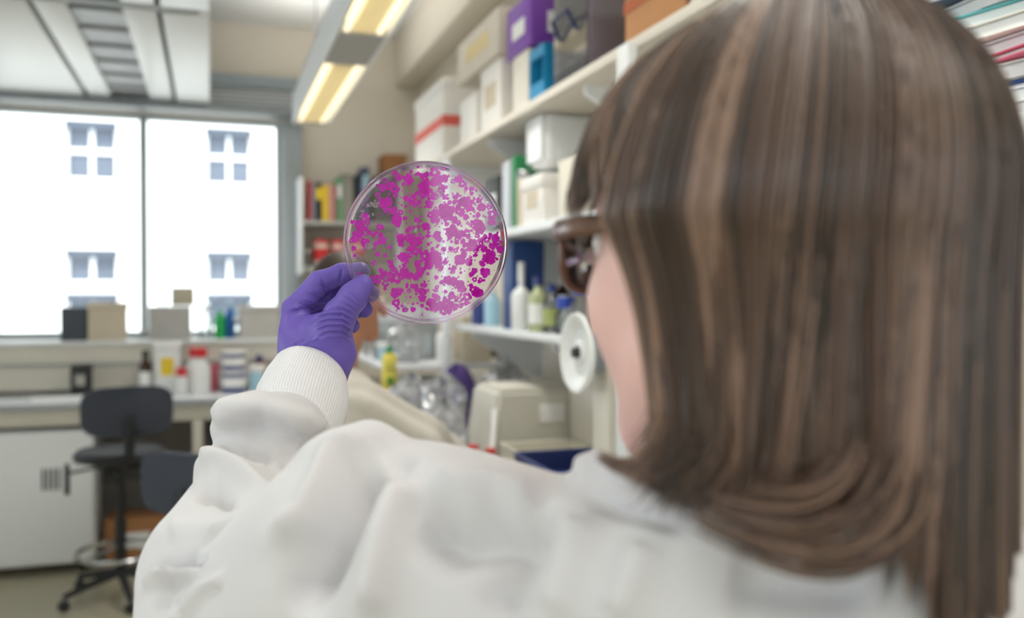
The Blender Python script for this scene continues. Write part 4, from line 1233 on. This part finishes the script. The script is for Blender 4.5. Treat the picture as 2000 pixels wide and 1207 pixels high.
# ------------------------------------------------------------------ bench and cupboards along the side wall
rb = thing('bench_worktop', 'long cream worktop of the bench along the side wall', 'worktop', (.96, 1.9, .865))
MB().box(-.34, .335, -2.7, 2.9, 0, .035, .004).build('top', mat('side_bench_laminate', (206, 204, 198), .35), rb)
MB().box(-.346, -.339, -2.7, 2.9, .001, .034).build('edge_strip', m_grey, rb)
for k in range(7):
    if k in (3, 4): continue          # knee space where the second person sits
    y = -.75 + k * .8
    r = thing('base_cabinet', 'pale grey cupboard under the side bench' + [', nearest the camera', ', second from the near end', ', on the near side of the knee space', '', '', ', on the far side of the knee space', ', farthest from the camera'][k],
              'cabinet', (.98, y, 0), 0, 'cupboards under the side bench')
    MB().box(-.30, .30, .005, .795, .1, .862).build('body', m_cream, r)
    MB().box(-.26, .30, .005, .795, 0, .1).build('plinth', m_dark, r)
    for a, b in ((.01, .395), (.405, .79)):
        d = MB().box(-.318, -.301, a, b, .11, .85, .003).build('door', m_cream, r)
        hy = b - .05 if a < .1 else a + .05
        MB().tube([(-.319, hy, .68), (-.34, hy, .69), (-.34, hy, .79), (-.319, hy, .80)], .005, 8).build('handle', chrome, d)

# shelves on the side wall
def wall_shelf(label, z, y0, y1, x0, brackets, lip=.03, m=m_white):
    r = thing('wall_shelf', label, 'shelf', ((x0 + XR) / 2, y0, z), 0, 'shelves on the side wall')
    w = (XR - x0) / 2; L = y1 - y0
    MB().box(-w, w, 0, L, -.022, 0, .002).build('board', m, r)
    MB().box(-w - .008, -w, 0, L, -.022, lip * .4, .003).build('front_lip', m, r)
    for y in brackets:
        MB().prism([(-w + .03, -.022), (w, -.022), (w, -.22), (w - .03, -.22), (-w + .03, -.045)], y - y0, y - y0 + .02, axis='y').build('bracket', m_white, r)
    return r
UZ, LWZ, RZ = 2.05, 1.67, 1.33
wall_shelf('long upper shelf on the side wall loaded with boxes', UZ, .3, 4.12, .95, (.8, 1.6, 2.3, 3.2, 3.9), .012, mat('cream_shelf', (222, 214, 200), .5))
wall_shelf('middle shelf on the side wall behind the brown hair', LWZ, .3, 3.30, .95, (.7, 1.5, 2.25, 3.1), .012)
wall_shelf('lower bottle shelf on the side wall above the bench', RZ, 1.2, 3.67, .97, (1.5, 2.6, 3.5), .012)
for y, l in ((1.98, 'white upright post of the side shelves behind the cheek'), (3.68, 'white upright post at the far end of the side shelves')):
    r = thing('shelf_post', l, 'post', (.90 if y < 2 else .935, y - (.1 if y < 2 else 0), .90), 0, 'shelf posts')
    MB().box(-.012, .012, -.03, .03, .006, 1.12, .003).build('upright', m_white, r)
    MB().box(-.03, .03, -.045, .045, 0, .006).build('foot_plate', m_white, r)

def ratio_y(px, X): return on(px, 577, X=X).y
def sbox(name, label, cat, far_px, near_px, top, X, z0, m, depth=.26, **k):
    y1, y0 = ratio_y(far_px, X), ratio_y(near_px, X)
    z1 = gz(near_px, top, y0)
    return carton(name, label, cat, X, min(X + depth, XR - .02), y0, y1, z0, max(z1, z0 + .03), m, **k)
wcard = mat('white_card', (236, 232, 226), .7)
sbox('storage_box', 'white lidded box with a red band at the far end of the upper shelf', 'box', 812, 866, 152, .975, UZ + .002, wcard, lid=wcard, band=mat('coral_band', (226, 104, 92), .6))
sbox('storage_box', 'small white box in front of the red banded box', 'box', 899, 930, 178, .975, UZ + .002, wcard, depth=.16)
sbox('magazine_file', 'tall white file under the pale carton on the upper shelf', 'box', 939, 978, 108, .975, UZ + .002, wcard, depth=.2, lab=beigep)
_f = bpy.data.objects['magazine_file']
y0, y1 = ratio_y(978, .975), ratio_y(939, .975)
z1 = gz(978, 108, y0) + .004
carton('pale_carton', 'pale carton with a tan label lying on top of the tall white file', 'box', .96, 1.22, y0 - .02, y1 + .28, z1, z1 + .165, mat('cream_card', (216, 206, 190), .8), lab=mat('tan_label', (222, 200, 150), .7))
sbox('magazine_file', 'tall cream file left of the turquoise rack on the upper shelf', 'box', 1001, 1031, 92, .975, UZ + .002, mat('cream_file', (226, 220, 208), .7), depth=.24)
y0, y1 = ratio_y(1031, .975), ratio_y(1001, .975); z1 = gz(1031, 92, y0) + .004
def glove_box(label, x0, x1, y0, y1, z0, z1, m, name='glove_box'):
    r = thing(name, label, 'box', ((x0 + x1) / 2, (y0 + y1) / 2, z0))
    w, l, h = (x1 - x0) / 2, (y1 - y0) / 2, z1 - z0
    MB().box(-w, w, -l, l, 0, h, .004).build('body', m, r)
    MB().box(-w - .002, -w, -l * .5, l * .5, h * .3, h * .62).build('label_panel', paper, r)
    MB().box(-w * .45, w * .45, -l - .002, -l, h * .25, h * .65).build('label_panel', paper, r)
    v = []; rr = random.Random(3)
    t = MB()
    for k in range(5):
        a = rr.uniform(-.5, .5); t.tube([(a * w, a * l * .4, h - .01), (a * w + rr.uniform(-.02, .02), a * l, h + .03), (a * w + rr.uniform(-.05, .05), a * l + rr.uniform(-.03, .03), h + .05)], [.02, .022, .006], 8, flat=.4)
    t.build('glove_tuft', m, r)
glove_box('purple glove carton on top of the tall cream file', .975, 1.18, y0 - .03, y1 + .06, z1, z1 + .17, mat('purple_card', (122, 66, 168), .5))
def rack(name, label, x0, x1, y0, y1, z0, h, m):
    r = thing(name, label, 'rack', ((x0 + x1) / 2, (y0 + y1) / 2, z0)); w, l = (x1 - x0) / 2, (y1 - y0) / 2; t = .006
    MB().box(-w, w, -l, l, 0, .012).build('base', m, r)
    for s in (-1, 1):
        MB().box(-w, w, s * l - (t if s > 0 else 0), s * l + (0 if s > 0 else t), .012, h).build('end_panel', m, r)
    MB().box(-w, -w + t, -l + t, l - t, .012, h * .35).build('front_panel', m, r)
    MB().box(-w, -w + t, -l + t, l - t, h * .8, h).build('front_rail', m, r)
    MB().box(w - t, w, -l, l, .012, h).build('back_panel', m, r)
rack('test_tube_rack', 'turquoise open fronted rack on the upper shelf', .965, 1.16, ratio_y(1068, .975), ratio_y(1040, .975), UZ + .002, .17, teal)
tubes = [(.0, 0), (.05, .02), (.1, -.02)]
def bin_clear():
    y0, y1 = ratio_y(1150, .975), ratio_y(1084, .975)
    r = thing('storage_bin', 'clear plastic bin of violet packs with a dark clip on the upper shelf', 'bin', (1.10, (y0 + y1) / 2, UZ + .002)); l = (y1 - y0) / 2; w = .13; h = .36
    t = .004
    MB().box(-w, w, -l, l, 0, t).box(-w, -w + t, -l, l, t, h).box(w - t, w, -l, l, t, h).box(-w, w, -l, -l + t, t, h).box(-w, w, l - t, l, t, h).build('body', thin_clear('clear_bin', (240, 238, 240), edge=1.4, haze=.22), r)
    MB().box(-w - .006, w + .006, -l - .006, l + .006, h, h + .02, .004).build('lid', wplast, r)
    MB().tube([(-w - .004, -l * .5, h * .38), (-w - .03, -l * .45, h * .52), (-w - .03, l * .45, h * .52), (-w - .004, l * .5, h * .38)], .007, 8).build('handle', mat('navy_clip', (40, 50, 90), .4), r)
    for k, (a, b) in enumerate(((-.9, -.1), (.0, .85))):
        MB().box(-w * .85 + k * .01, w * .85, l * a, l * b, .02 + .06 * k, h * .86, .006).build('pack', mat('violet_pack', (132, 116, 160), .6), r)
bin_clear()
sbox('cardboard_box', 'orange brown cardboard box at the near part of the upper shelf', 'box', 1219, 1335, -170, .985, UZ + .002, mat('orange_card', (196, 142, 96), .8), band=mat('rust_band', (186, 104, 70), .8))
sbox('plastic_tray', 'pale tray with a blue clip on the upper shelf beside the cardboard box', 'tray', 1345, 1480, -90, .975, UZ + .002, mat('pale_tray', (214, 208, 198), .5), open_top=True, lid=royal)

# middle shelf
def dispenser():
    y0, y1 = ratio_y(1062, .99), ratio_y(1030, .99)
    r = thing('towel_dispenser', 'white rounded dispenser fixed under the upper shelf', 'dispenser', (1.12, (y0 + y1) / 2, UZ - .022)); l = (y1 - y0) / 2
    MB().box(-.13, .16, -l, l, -.17, 0, .03, 4).build('body', m_white, r)
    MB().box(-.138, -.125, -l * .9, l * .9, -.15, -.01, .006).build('front_plate', mat('bright_white', (246, 247, 248), .25), r)
    MB().lathe([(.03, -.006), (.045, .0), (.03, .006)], 20, (-.02, 0, -.176)).build('outlet', m_grey, r)
dispenser()
MZ = LWZ + .002
sbox('ring_binder', 'black ring binder at the far end of the middle shelf', 'binder', 948, 974, 340, .97, MZ, mat('binder_black', (50, 50, 50), .5), lab=paper)
sbox('magazine_file', 'silver grey file beside the black binder on the middle shelf', 'box', 980, 994, 312, .97, MZ, mat('silver_card', (196, 200, 206), .35))
sbox('green_box', 'dark green box standing behind the white lidded box on the middle shelf', 'box', 999, 1006, 302, .97, MZ, green, depth=.3)
sbox('storage_box', 'bright white lidded box on the middle shelf beside the hair', 'box', 1019, 1060, 338, .965, MZ, wcard, lid=wcard, lab=beigep)
tub('silver_tin', 'silver lidded jar in front of the dark green box on the middle shelf', (.985, 2.835, MZ), .19, .024, beigep, chrome)
sbox('cream_carton', 'tall cream carton nearest the person on the middle shelf', 'box', 1090, 1130, 300, .98, MZ, mat('ivory_card', (226, 220, 204), .8))
# papers and files near the camera on the middle shelf
pc = [(240, 240, 238), (224, 226, 230), (60, 100, 170), (236, 236, 232), (212, 92, 122), (230, 230, 232), (240, 238, 230), (110, 196, 200), (236, 236, 238), (70, 84, 110)]
names = ['bottom white', 'second pale grey', 'royal blue', 'ivory', 'pink', 'thin grey', 'cream', 'aqua', 'top white', 'dark slate topmost']
zz = MZ
for k, (c, n) in enumerate(zip(pc, names)):
    t = .022 if k not in (4, 2) else .012
    o = thing('paper_folder', f'{n} folder in the paper stack at the near end of the middle shelf', 'folder', (1.12 + (k % 3) * .012 - .012, .98 + (k % 4) * .012, zz), R(-6 + 5 * (k % 4)), 'paper stack')
    mc = mat('folder_' + n.replace(' ', '_'), c, .6)
    MB().box(-.145, .145, -.15, .15, 0, .002).box(-.145, .145, -.15, .15, t - .003, t - .001).box(.143, .145, -.15, .15, 0, t - .001).build('cover', mc, o)
    MB().box(-.138, .138, -.145, .145, .003, t - .004).build('sheets', paper, o)
    zz += t + .001

# bottle shelf
RZ2 = RZ + .002
def rbottle(name, label, px, top, X, rad, m, c, **k):
    y = ratio_y(px, X); z = gz(px, top, y)
    return bottle(name, label, (X, y, RZ2), z - RZ2, rad, m, c, **k)
sbox('blue_folder', 'dark blue folder standing on the bottle shelf beside the dish', 'folder', 981, 1000, 470, .985, RZ2, mat('folder_blue', (34, 66, 124), .5), depth=.12)
rbottle('wash_bottle', 'white wash bottle on the bottle shelf', 1018, 512, 1.00, .034, milky, wplast, neck=.28, cap_h=.3)
rbottle('reagent_bottle', 'clear bottle of green liquid with a navy cap on the bottle shelf', 1052, 540, 1.02, .034, mat('pale_olive_glass', (176, 182, 140), .15), blue, labm=paper)
rbottle('reagent_bottle', 'clear bottle with a navy cap next to the cheek', 1078, 555, 1.03, .030, clearg, blue, labm=mat('olive_label', (166, 176, 110), .6))
rbottle('reagent_bottle', 'short clear bottle with a bright blue cap behind the glasses', 1106, 580, 1.05, .036, clearg, royal, neck=.7, cap_h=.3)
rbottle('reagent_bottle', 'clear bottle with a blue cap nearest the person on the bottle shelf', 1136, 560, 1.03, .034, clearg, royal, neck=.6)
sbox('white_carton', 'white carton at the back of the bottle shelf', 'box', 1004, 1032, 498, 1.15, RZ2, wcard, depth=.12)
rbottle('reagent_bottle', 'small navy bottle seen through the dish at the far end of the bottle shelf', 938, 575, 1.05, .035, blue, wplast)
rbottle('reagent_bottle', 'pale blue bottle seen through the dish on the bottle shelf', 962, 560, 1.07, .034, lblue, wplast)
tub('steel_beaker', 'steel beaker on the bottle shelf above the round disc', (1.12, ratio_y(1100, 1.12), RZ2), .12, .035, chrome, chrome)

# tube rotator: the round white disc
def rotator():
    r = thing('tube_rotator', 'round white dished disc of a rotator machine beside the cheek', 'machine', (.90, 2.03, .90))
    MB().box(-.09, .10, -.09, .09, 0, .04, .012).build('base', m_cream, r)
    MB().box(.0, .09, -.05, .05, .04, .50, .012).build('motor_body', m_cream, r)
    zc = .412
    MB().lathe([(.094, -.050), (.098, -.058), (.096, -.066), (.088, -.066), (.060, -.052), (.058, -.047), (.032, -.047), (.030, -.056), (.02, -.058), (.02, -.045)], 48, (0, 0, zc), axis='x').build('disc', mat('disc_white', (232, 233, 230), .35), r)
    MB().lathe([(.012, -.07), (.012, .01)], 20, (0, 0, zc), axis='x').build('hub', m_dark, r)
    MB().lathe([(.05, -.046), (.05, .0)], 28, (0, 0, zc), axis='x').build('spindle_housing', m_grey, r)
rotator()

def instrument():
    y0, y1 = 2.74, 3.04
    x0, x1 = gx(968, y0), gx(1152, y0)
    h = gz(1060, 762, y0) - .93
    r = thing('bench_instrument', 'beige boxy instrument with a white label on the side bench', 'instrument', ((x0 + x1) / 2, (y0 + y1) / 2, .90)); w = (x1 - x0) / 2; l = (y1 - y0) / 2
    v = [(-w - .02, -l, .03), (w, -l, .03), (w, l, .03), (-w - .02, l, .03), (-w + .012, -l + .01, .03 + h), (w - .004, -l + .01, .03 + h), (w - .004, l - .01, .03 + h), (-w + .012, l - .01, .03 + h)]
    bm = bmesh.new(); bv = [bm.verts.new(q) for q in v]
    for q in [(0, 3, 2, 1), (4, 5, 6, 7), (0, 1, 5, 4), (1, 2, 6, 5), (2, 3, 7, 6), (3, 0, 4, 7)]: bm.faces.new([bv[i] for i in q])
    bmesh.ops.bevel(bm, geom=list(bm.edges), offset=.012, segments=3, affect='EDGES'); bm.verts.index_update()
    MB().add([q.co[:] for q in bm.verts], [[q.index for q in f.verts] for f in bm.faces]).build('housing', mat('instrument_beige', (206, 203, 190), .45), r); bm.free()
    MB().box(-.01, .075, -l + .000, -l + .006, .14, .20, .001).build('label_panel', wplast, r)
    MB().box(-w - .015, w, -l, l, .0, .03, .004).build('base', m_cream, r)
    MB().box(-w + .03, w - .03, -l + .03, l - .03, .03 + h, .036 + h, .003).build('lid', m_cream, r)
    MB().tube([(-w + .05, 0, .03 + h), (w - .05, 0, .03 + h)], .006, 8).build('hinge', m_grey, r)
instrument()
r = thing('power_supply', 'cream instrument with a dark blue panel behind the white post', 'instrument', (1.20, 2.62, .90))
MB().box(-.095, .08, -.12, .12, .0, .27, .01).build('body', m_cream, r)
MB().box(-.07, .03, -.124, -.119, .13, .20, .002).build('display', mat('display_blue', (16, 62, 110), .25), r)
MB().box(-.07, .03, -.123, -.119, .04, .09, .002).build('vent_panel', m_dark, r)
MB().box(-.11, .09, -.13, .13, .27, .285, .006).build('top_cover', m_cream, r)
carton('plastic_tray', 'low beige tray in front of the boxy instrument', 'tray', .86, 1.10, 2.50, 2.70, .90, .985, mat('tray_beige', (214, 210, 194), .5), open_top=True)
carton('blue_crate', 'dark blue crate on the side bench under the hair ends', 'crate', .82, 1.20, 2.14, 2.44, .90, 1.0, mat('crate_navy', (44, 58, 110), .5), open_top=True, lid=blue)

# riser, boxes and bottles on the far part of the side bench
r = thing('bench_riser', 'white raised stand on the far part of the side bench', 'stand', (.98, 4.22, .90))
MB().box(-.30, .26, -.46, .46, .235, .26, .004).build('top', m_white, r)
for x in (-.28, .24):
    for y in (-.44, .44): MB().box(x - .012, x + .012, y - .012, y + .012, 0, .235).build('leg', m_grey, r)
RS = 1.162
def rs(px, X): return ratio_y(px, X)
carton('beige_carton', 'beige carton on the raised stand under the dish', 'box',  1.04, 1.17, 3.80, 3.98, RS, 1.36, beigep, lid=mat('beige_lid', (216, 208, 192), .8))
tub('yellow_tub', 'tub with a yellow lid on the raised stand', (1.235, 4.10, RS), .12, .055, mat('dark_tub', (70, 66, 62), .5), yellow)
bottle('spray_bottle', 'white spray bottle on the raised stand under the dish', (.965, 3.84, RS), .21, .034, wplast, wplast, neck=.35, cap_h=.3)
carton('plastic_box', 'clear plastic storage box behind the seated person', 'box', .70, .98, 4.02, 4.22, RS, 1.37, thin_clear('clear_box', (236, 240, 242), edge=1.5, haze=.30), lid=mat('pale_grey_plastic', (206, 210, 214), .4))
carton('plastic_box', 'clear plastic storage box at the far end of the raised stand', 'box', .70, .98, 4.28, 4.52, RS, 1.40, thin_clear('clear_box', (236, 240, 242)), lid=mat('pale_grey_plastic', (206, 210, 214), .4))
carton('plastic_box', 'pale grey box under the raised stand', 'box', .78, .98, 3.80, 4.1, .902, 1.08, mat('pale_grey_plastic', (206, 210, 214), .4), lid=wplast)

carton('dark_carton', 'dark purple carton under the yellow soap bottle', 'box', .628, .755, 3.58, 3.73, .90, 1.06, mat('aubergine_card', (64, 48, 82), .6))
def soap():
    r = thing('soap_bottle', 'yellow dish soap bottle with a green cap on the side bench', 'bottle', (.688, 3.65, 1.062))
    v = MB(); rings = [(.024, .016, 0), (.033, .02, .012), (.034, .021, .06), (.029, .018, .10), (.033, .02, .135), (.022, .016, .152), (.012, .012, .158)]
    n = 20; V = []; F = []
    for a, b, z in rings:
        for k in range(n): V.append((a * math.cos(2 * math.pi * k / n), b * math.sin(2 * math.pi * k / n), z))
    for i in range(len(rings) - 1):
        for k in range(n): F.append((i * n + k, i * n + (k + 1) % n, (i + 1) * n + (k + 1) % n, (i + 1) * n + k))
    F.append(tuple(reversed(range(n)))); F.append(tuple((len(rings) - 1) * n + k for k in range(n)))
    v.add(V, F); v.build('body', mat('soap_yellow', (232, 214, 96), .3), r)
    MB().lathe([(.016, .156), (.016, .172), (.009, .178), (.007, .19)], 16).build('cap', green, r)
    MB().box(-.018, .018, -.0235, -.020, .085, .125, .002).build('label_panel', mat('soap_label', (206, 196, 90), .5), r)
    MB().box(-.014, .014, -.0235, -.020, .025, .06, .002).build('leaf_print', mat('leaf_green', (80, 140, 60), .5), r)
soap()

def crumple(name, label, cat, c, size, m, seed, neck=None, sharp=1.0):
    """a crumpled bag: a lumpy closed skin with random creases, gathered at the top when neck is given"""
    rr = np.random.default_rng(seed); nu, nv = 40, 26; V = []; F = []
    dirs = rr.normal(size=(26, 3)); dirs /= np.linalg.norm(dirs, axis=1)[:, None]; amp = rr.uniform(-.22, .16, 26) * sharp
    for i in range(nv + 1):
        t = math.pi * i / nv
        for j in range(nu):
            a = 2 * math.pi * j / nu; d = np.array([math.sin(t) * math.cos(a), math.sin(t) * math.sin(a), math.cos(t)])
            r = 1 + (amp * np.abs(dirs @ d) ** 6).sum() + .10 * sharp * math.sin(9 * a + 3 * math.sin(4 * t))
            q = d * r
            if neck and q[2] > .35: q[:2] *= max(neck, 1 - (q[2] - .35) * 1.5)
            V.append((q[0] * size[0], q[1] * size[1], max(0, (q[2] + .9) * size[2])))
    for i in range(nv):
        for j in range(nu): F.append((i * nu + j, (i + 1) * nu + j, (i + 1) * nu + (j + 1) % nu, i * nu + (j + 1) % nu))
    return tag(MB().add(V, F).build(name, m, None, c, ang=50), label, cat)
crumple('plastic_bag', 'large crumpled clear bag between the seated person and the beige instrument', 'bag', (.735, 2.92, .902), (.078, .13, .125), bag_m, 4)
crumple('plastic_bag', 'clear bag with a gathered neck behind the beige instrument', 'bag', (1.07, 3.32, .902), (.11, .12, .18), bag_m, 9, neck=.25)
crumple('plastic_bag', 'clear bag slumped beside the yellow soap bottle', 'bag', (.815, 3.26, .902), (.085, .12, .16), bag_m, 14, neck=.4)
crumple('glove_heap', 'purple glove lying over the clear bag on the side bench', 'glove', (.95, 3.55, .902), (.09, .05, .135), mat('glove_purple', (78, 58, 120), .6), 22)
crumple('plastic_bag', 'small clear bag lying on the raised stand beside the spray bottle', 'bag', (.80, 3.86, RS), (.085, .07, .085), bag_m, 31)
crumple('plastic_bag', 'clear bag slumped against the seated person on the side bench', 'bag', (.74, 3.46, .902), (.085, .10, .15), bag_m, 37, neck=.5)
bottle('measuring_cylinder', 'tall clear measuring cylinder behind the soap bottle', (1.15, 3.56, .90), .34, .026, clearg, lblue, neck=.9, cap_h=.05, shoulder=.85)
rbottle('reagent_bottle', 'clear bottle with a white cap at the back of the bottle shelf', 1066, 528, 1.20, .032, clearg, wplast, labm=paper)
rbottle('reagent_bottle', 'brown bottle with a white label at the back of the bottle shelf', 1098, 540, 1.22, .034, amber, wplast, labm=paper)
carton('tip_box', 'pale blue tip box on the near end of the raised stand', 'box', .70, .79, 3.93, 4.0, RS, 1.24, lblue, lid=wplast)
# white handled scoop and red capped tubes
o = MB().tube([(0, 0, 0), (.03, .06, .10), (.055, .12, .185)], [.006, .007, .010], 10).build('stirring_rod', wplast, None, (.80, 2.62, .902))
tag(o, 'white plastic rod leaning beside the beige instrument', 'rod')
for k, (x, y) in enumerate(((.76, 2.66), (.79, 2.58), (.735, 2.60))):
    r = thing('sample_tube', ['red capped tube standing beside the white rod', 'red capped tube in front of the white rod', 'red capped tube nearest the seated person'][k], 'tube', (x, y, .90), 0, 'red capped tubes')
    MB().lathe([(.004, 0), (.013, .02), (.013, .075)], 16).build('body', milky, r)
    MB().lathe([(.016, .07), (.016, .092), (.014, .094)], 16).build('cap', red, r)

# ------------------------------------------------------------------ the second person, seated at the side bench
def seated():
    b = W(655, 800, 2.42); bx_, by_ = b.x, b.y
    r = thing('person', 'seated person in a pale lab coat behind the raised gloved hand', 'person', (bx_, by_, 0))
    f = np.array([.92, .39, 0]); lft = np.array([-.39, .92, 0]); up = np.array([0, 0, 1.0])
    def q(a, l, z): return f * a + lft * l + up * z
    hz = W(690, 590, 2.42).z; hx = .045
    head = [('e', q(hx, 0, hz + .02), (.085, .085, .105)), cs(q(hx + .05, 0, hz - .06), q(hx + .065, 0, hz - .085), .035, .026, .03), cs(q(hx + .095, 0, hz), q(hx + .11, 0, hz - .03), .010, .013, .015),
            cs(q(hx - .02, 0, hz - .08), q(hx - .05, 0, hz - .18), .055, .058, .03), cs(q(hx - .01, .08, hz), q(hx - .01, .082, hz - .03), .012, .01, .01), cs(q(hx - .01, -.08, hz), q(hx - .01, -.082, hz - .03), .012, .01, .01)]
    V, F = surface(head, (-.3, -.3, hz - .3), (.3, .3, hz + .2), .006, .03, 2)
    link('body', quadmesh('body', V, F), mat('tan_skin', (196, 138, 106), .5, sss=.1), r, ang=0)
    hair = [('e', q(hx - .018, 0, hz + .035), (.095, .094, .105)), cs(q(hx - .06, 0, hz), q(hx - .06, 0, hz - .06), .05, .045, .02)]
    V, F = surface(hair, (-.3, -.3, hz - .2), (.3, .3, hz + .2), .006, .02, 1, clip=lambda P: (P @ f.astype(np.float32)) - (hx + .045) - .5 * (P[..., 2] - hz - .02))
    link('hair', quadmesh('hair', V, F), mat('dark_hair', (52, 40, 32), .5), r, ang=0)
    for s in (1, -1):
        MB().ball(tuple(q(hx + .078, s * .03, hz + .005)), .012, 10, 8).build('eye', m_eye, r)
    sz = hz - .26
    coat2 = [cs(q(-.04, .12, sz), q(-.04, -.12, sz), .085, .085), cs(q(-.05, 0, sz - .02), q(-.03, 0, .80), .13, .15), cs(q(-.05, .07, sz - .1), q(-.03, .09, .78), .11, .12), cs(q(-.05, -.07, sz - .1), q(-.03, -.09, .78), .11, .12)]
    for s in (1, -1):
        ez, ex_ = (-.25, .10) if s > 0 else (-.10, .10)
        coat2 += [cs(q(-.03, s * .18, sz - .01), q(ex_, s * .24, sz + ez), .075, .072, .03), cs(q(ex_, s * .24, sz + ez), q(.32, s * .16, sz - .20), .070, .05, .03)]
    coat2 += [cs(q(.0, .1, .74), q(.36, .12, .72), .10, .09, .03), cs(q(.0, -.1, .74), q(.36, -.12, .72), .10, .09, .03)]
    V, F = surface(coat2, (-.35, -.42, .55), (.55, .5, hz), .011, .05, 2)
    n = vnormals(V, F); V = V + n * (.006 * np.sin(V[:, 2:3] * 60 + V[:, 0:1] * 40 + 3 * np.sin(V[:, 1:2] * 30)))
    link('lab_coat', quadmesh('lab_coat', V, F), mat('coat_cream', (200, 194, 184), .9, bump=.1), r, ang=0)
    hands = []
    for s in (1, -1):
        pal = [cs(q(.33, s * .16, sz - .22), q(.39, s * .14, sz - .225), .030, .026)]
        for k in range(4): pal.append(cs(q(.39, s * (.115 + .017 * k), sz - .222), q(.435, s * (.11 + .018 * k), sz - .245), .0095, .0075, .008))
        pal.append(cs(q(.36, s * .12, sz - .22), q(.40, s * .095, sz - .235), .012, .009, .01))
        V, F = surface(pal, q(.385, s * .14, sz - .23) - .12, q(.385, s * .14, sz - .23) + .12, .004, .008, 1)
        link('hand', quadmesh('hand', V, F), mat('tan_skin', (196, 138, 106)), r, ang=0)
    leg = []
    for s in (1, -1):
        leg += [cs(q(.34, s * .12, .70), q(.36, s * .12, .30), .075, .055), cs(q(.36, s * .12, .30), q(.34, s * .12, .10), .055, .045)]
    V, F = surface(leg, (-.1, -.4, .02), (.6, .5, .82), .014, .02, 1)
    link('trousers', quadmesh('trousers', V, F), mt, r, ang=0)
    for s in (1, -1):
        V, F = surface([cs(q(.33, s * .12, .05), q(.46, s * .12, .04), .045, .036)], q(.4, s * .12, .05) - .2, q(.4, s * .12, .05) + .2, .009, .02, 1, clip=lambda P: .003 - P[..., 2])
        link('shoe', quadmesh('shoe', V, F), mat('black_shoe', (30, 30, 32)), r, ang=0)
    so2 = stool('black lab stool under the seated person', (bx_ - .02, by_, 0), R(180 + 65), bw=.16)
    so2.scale = (.9, .9, .86)
seated()
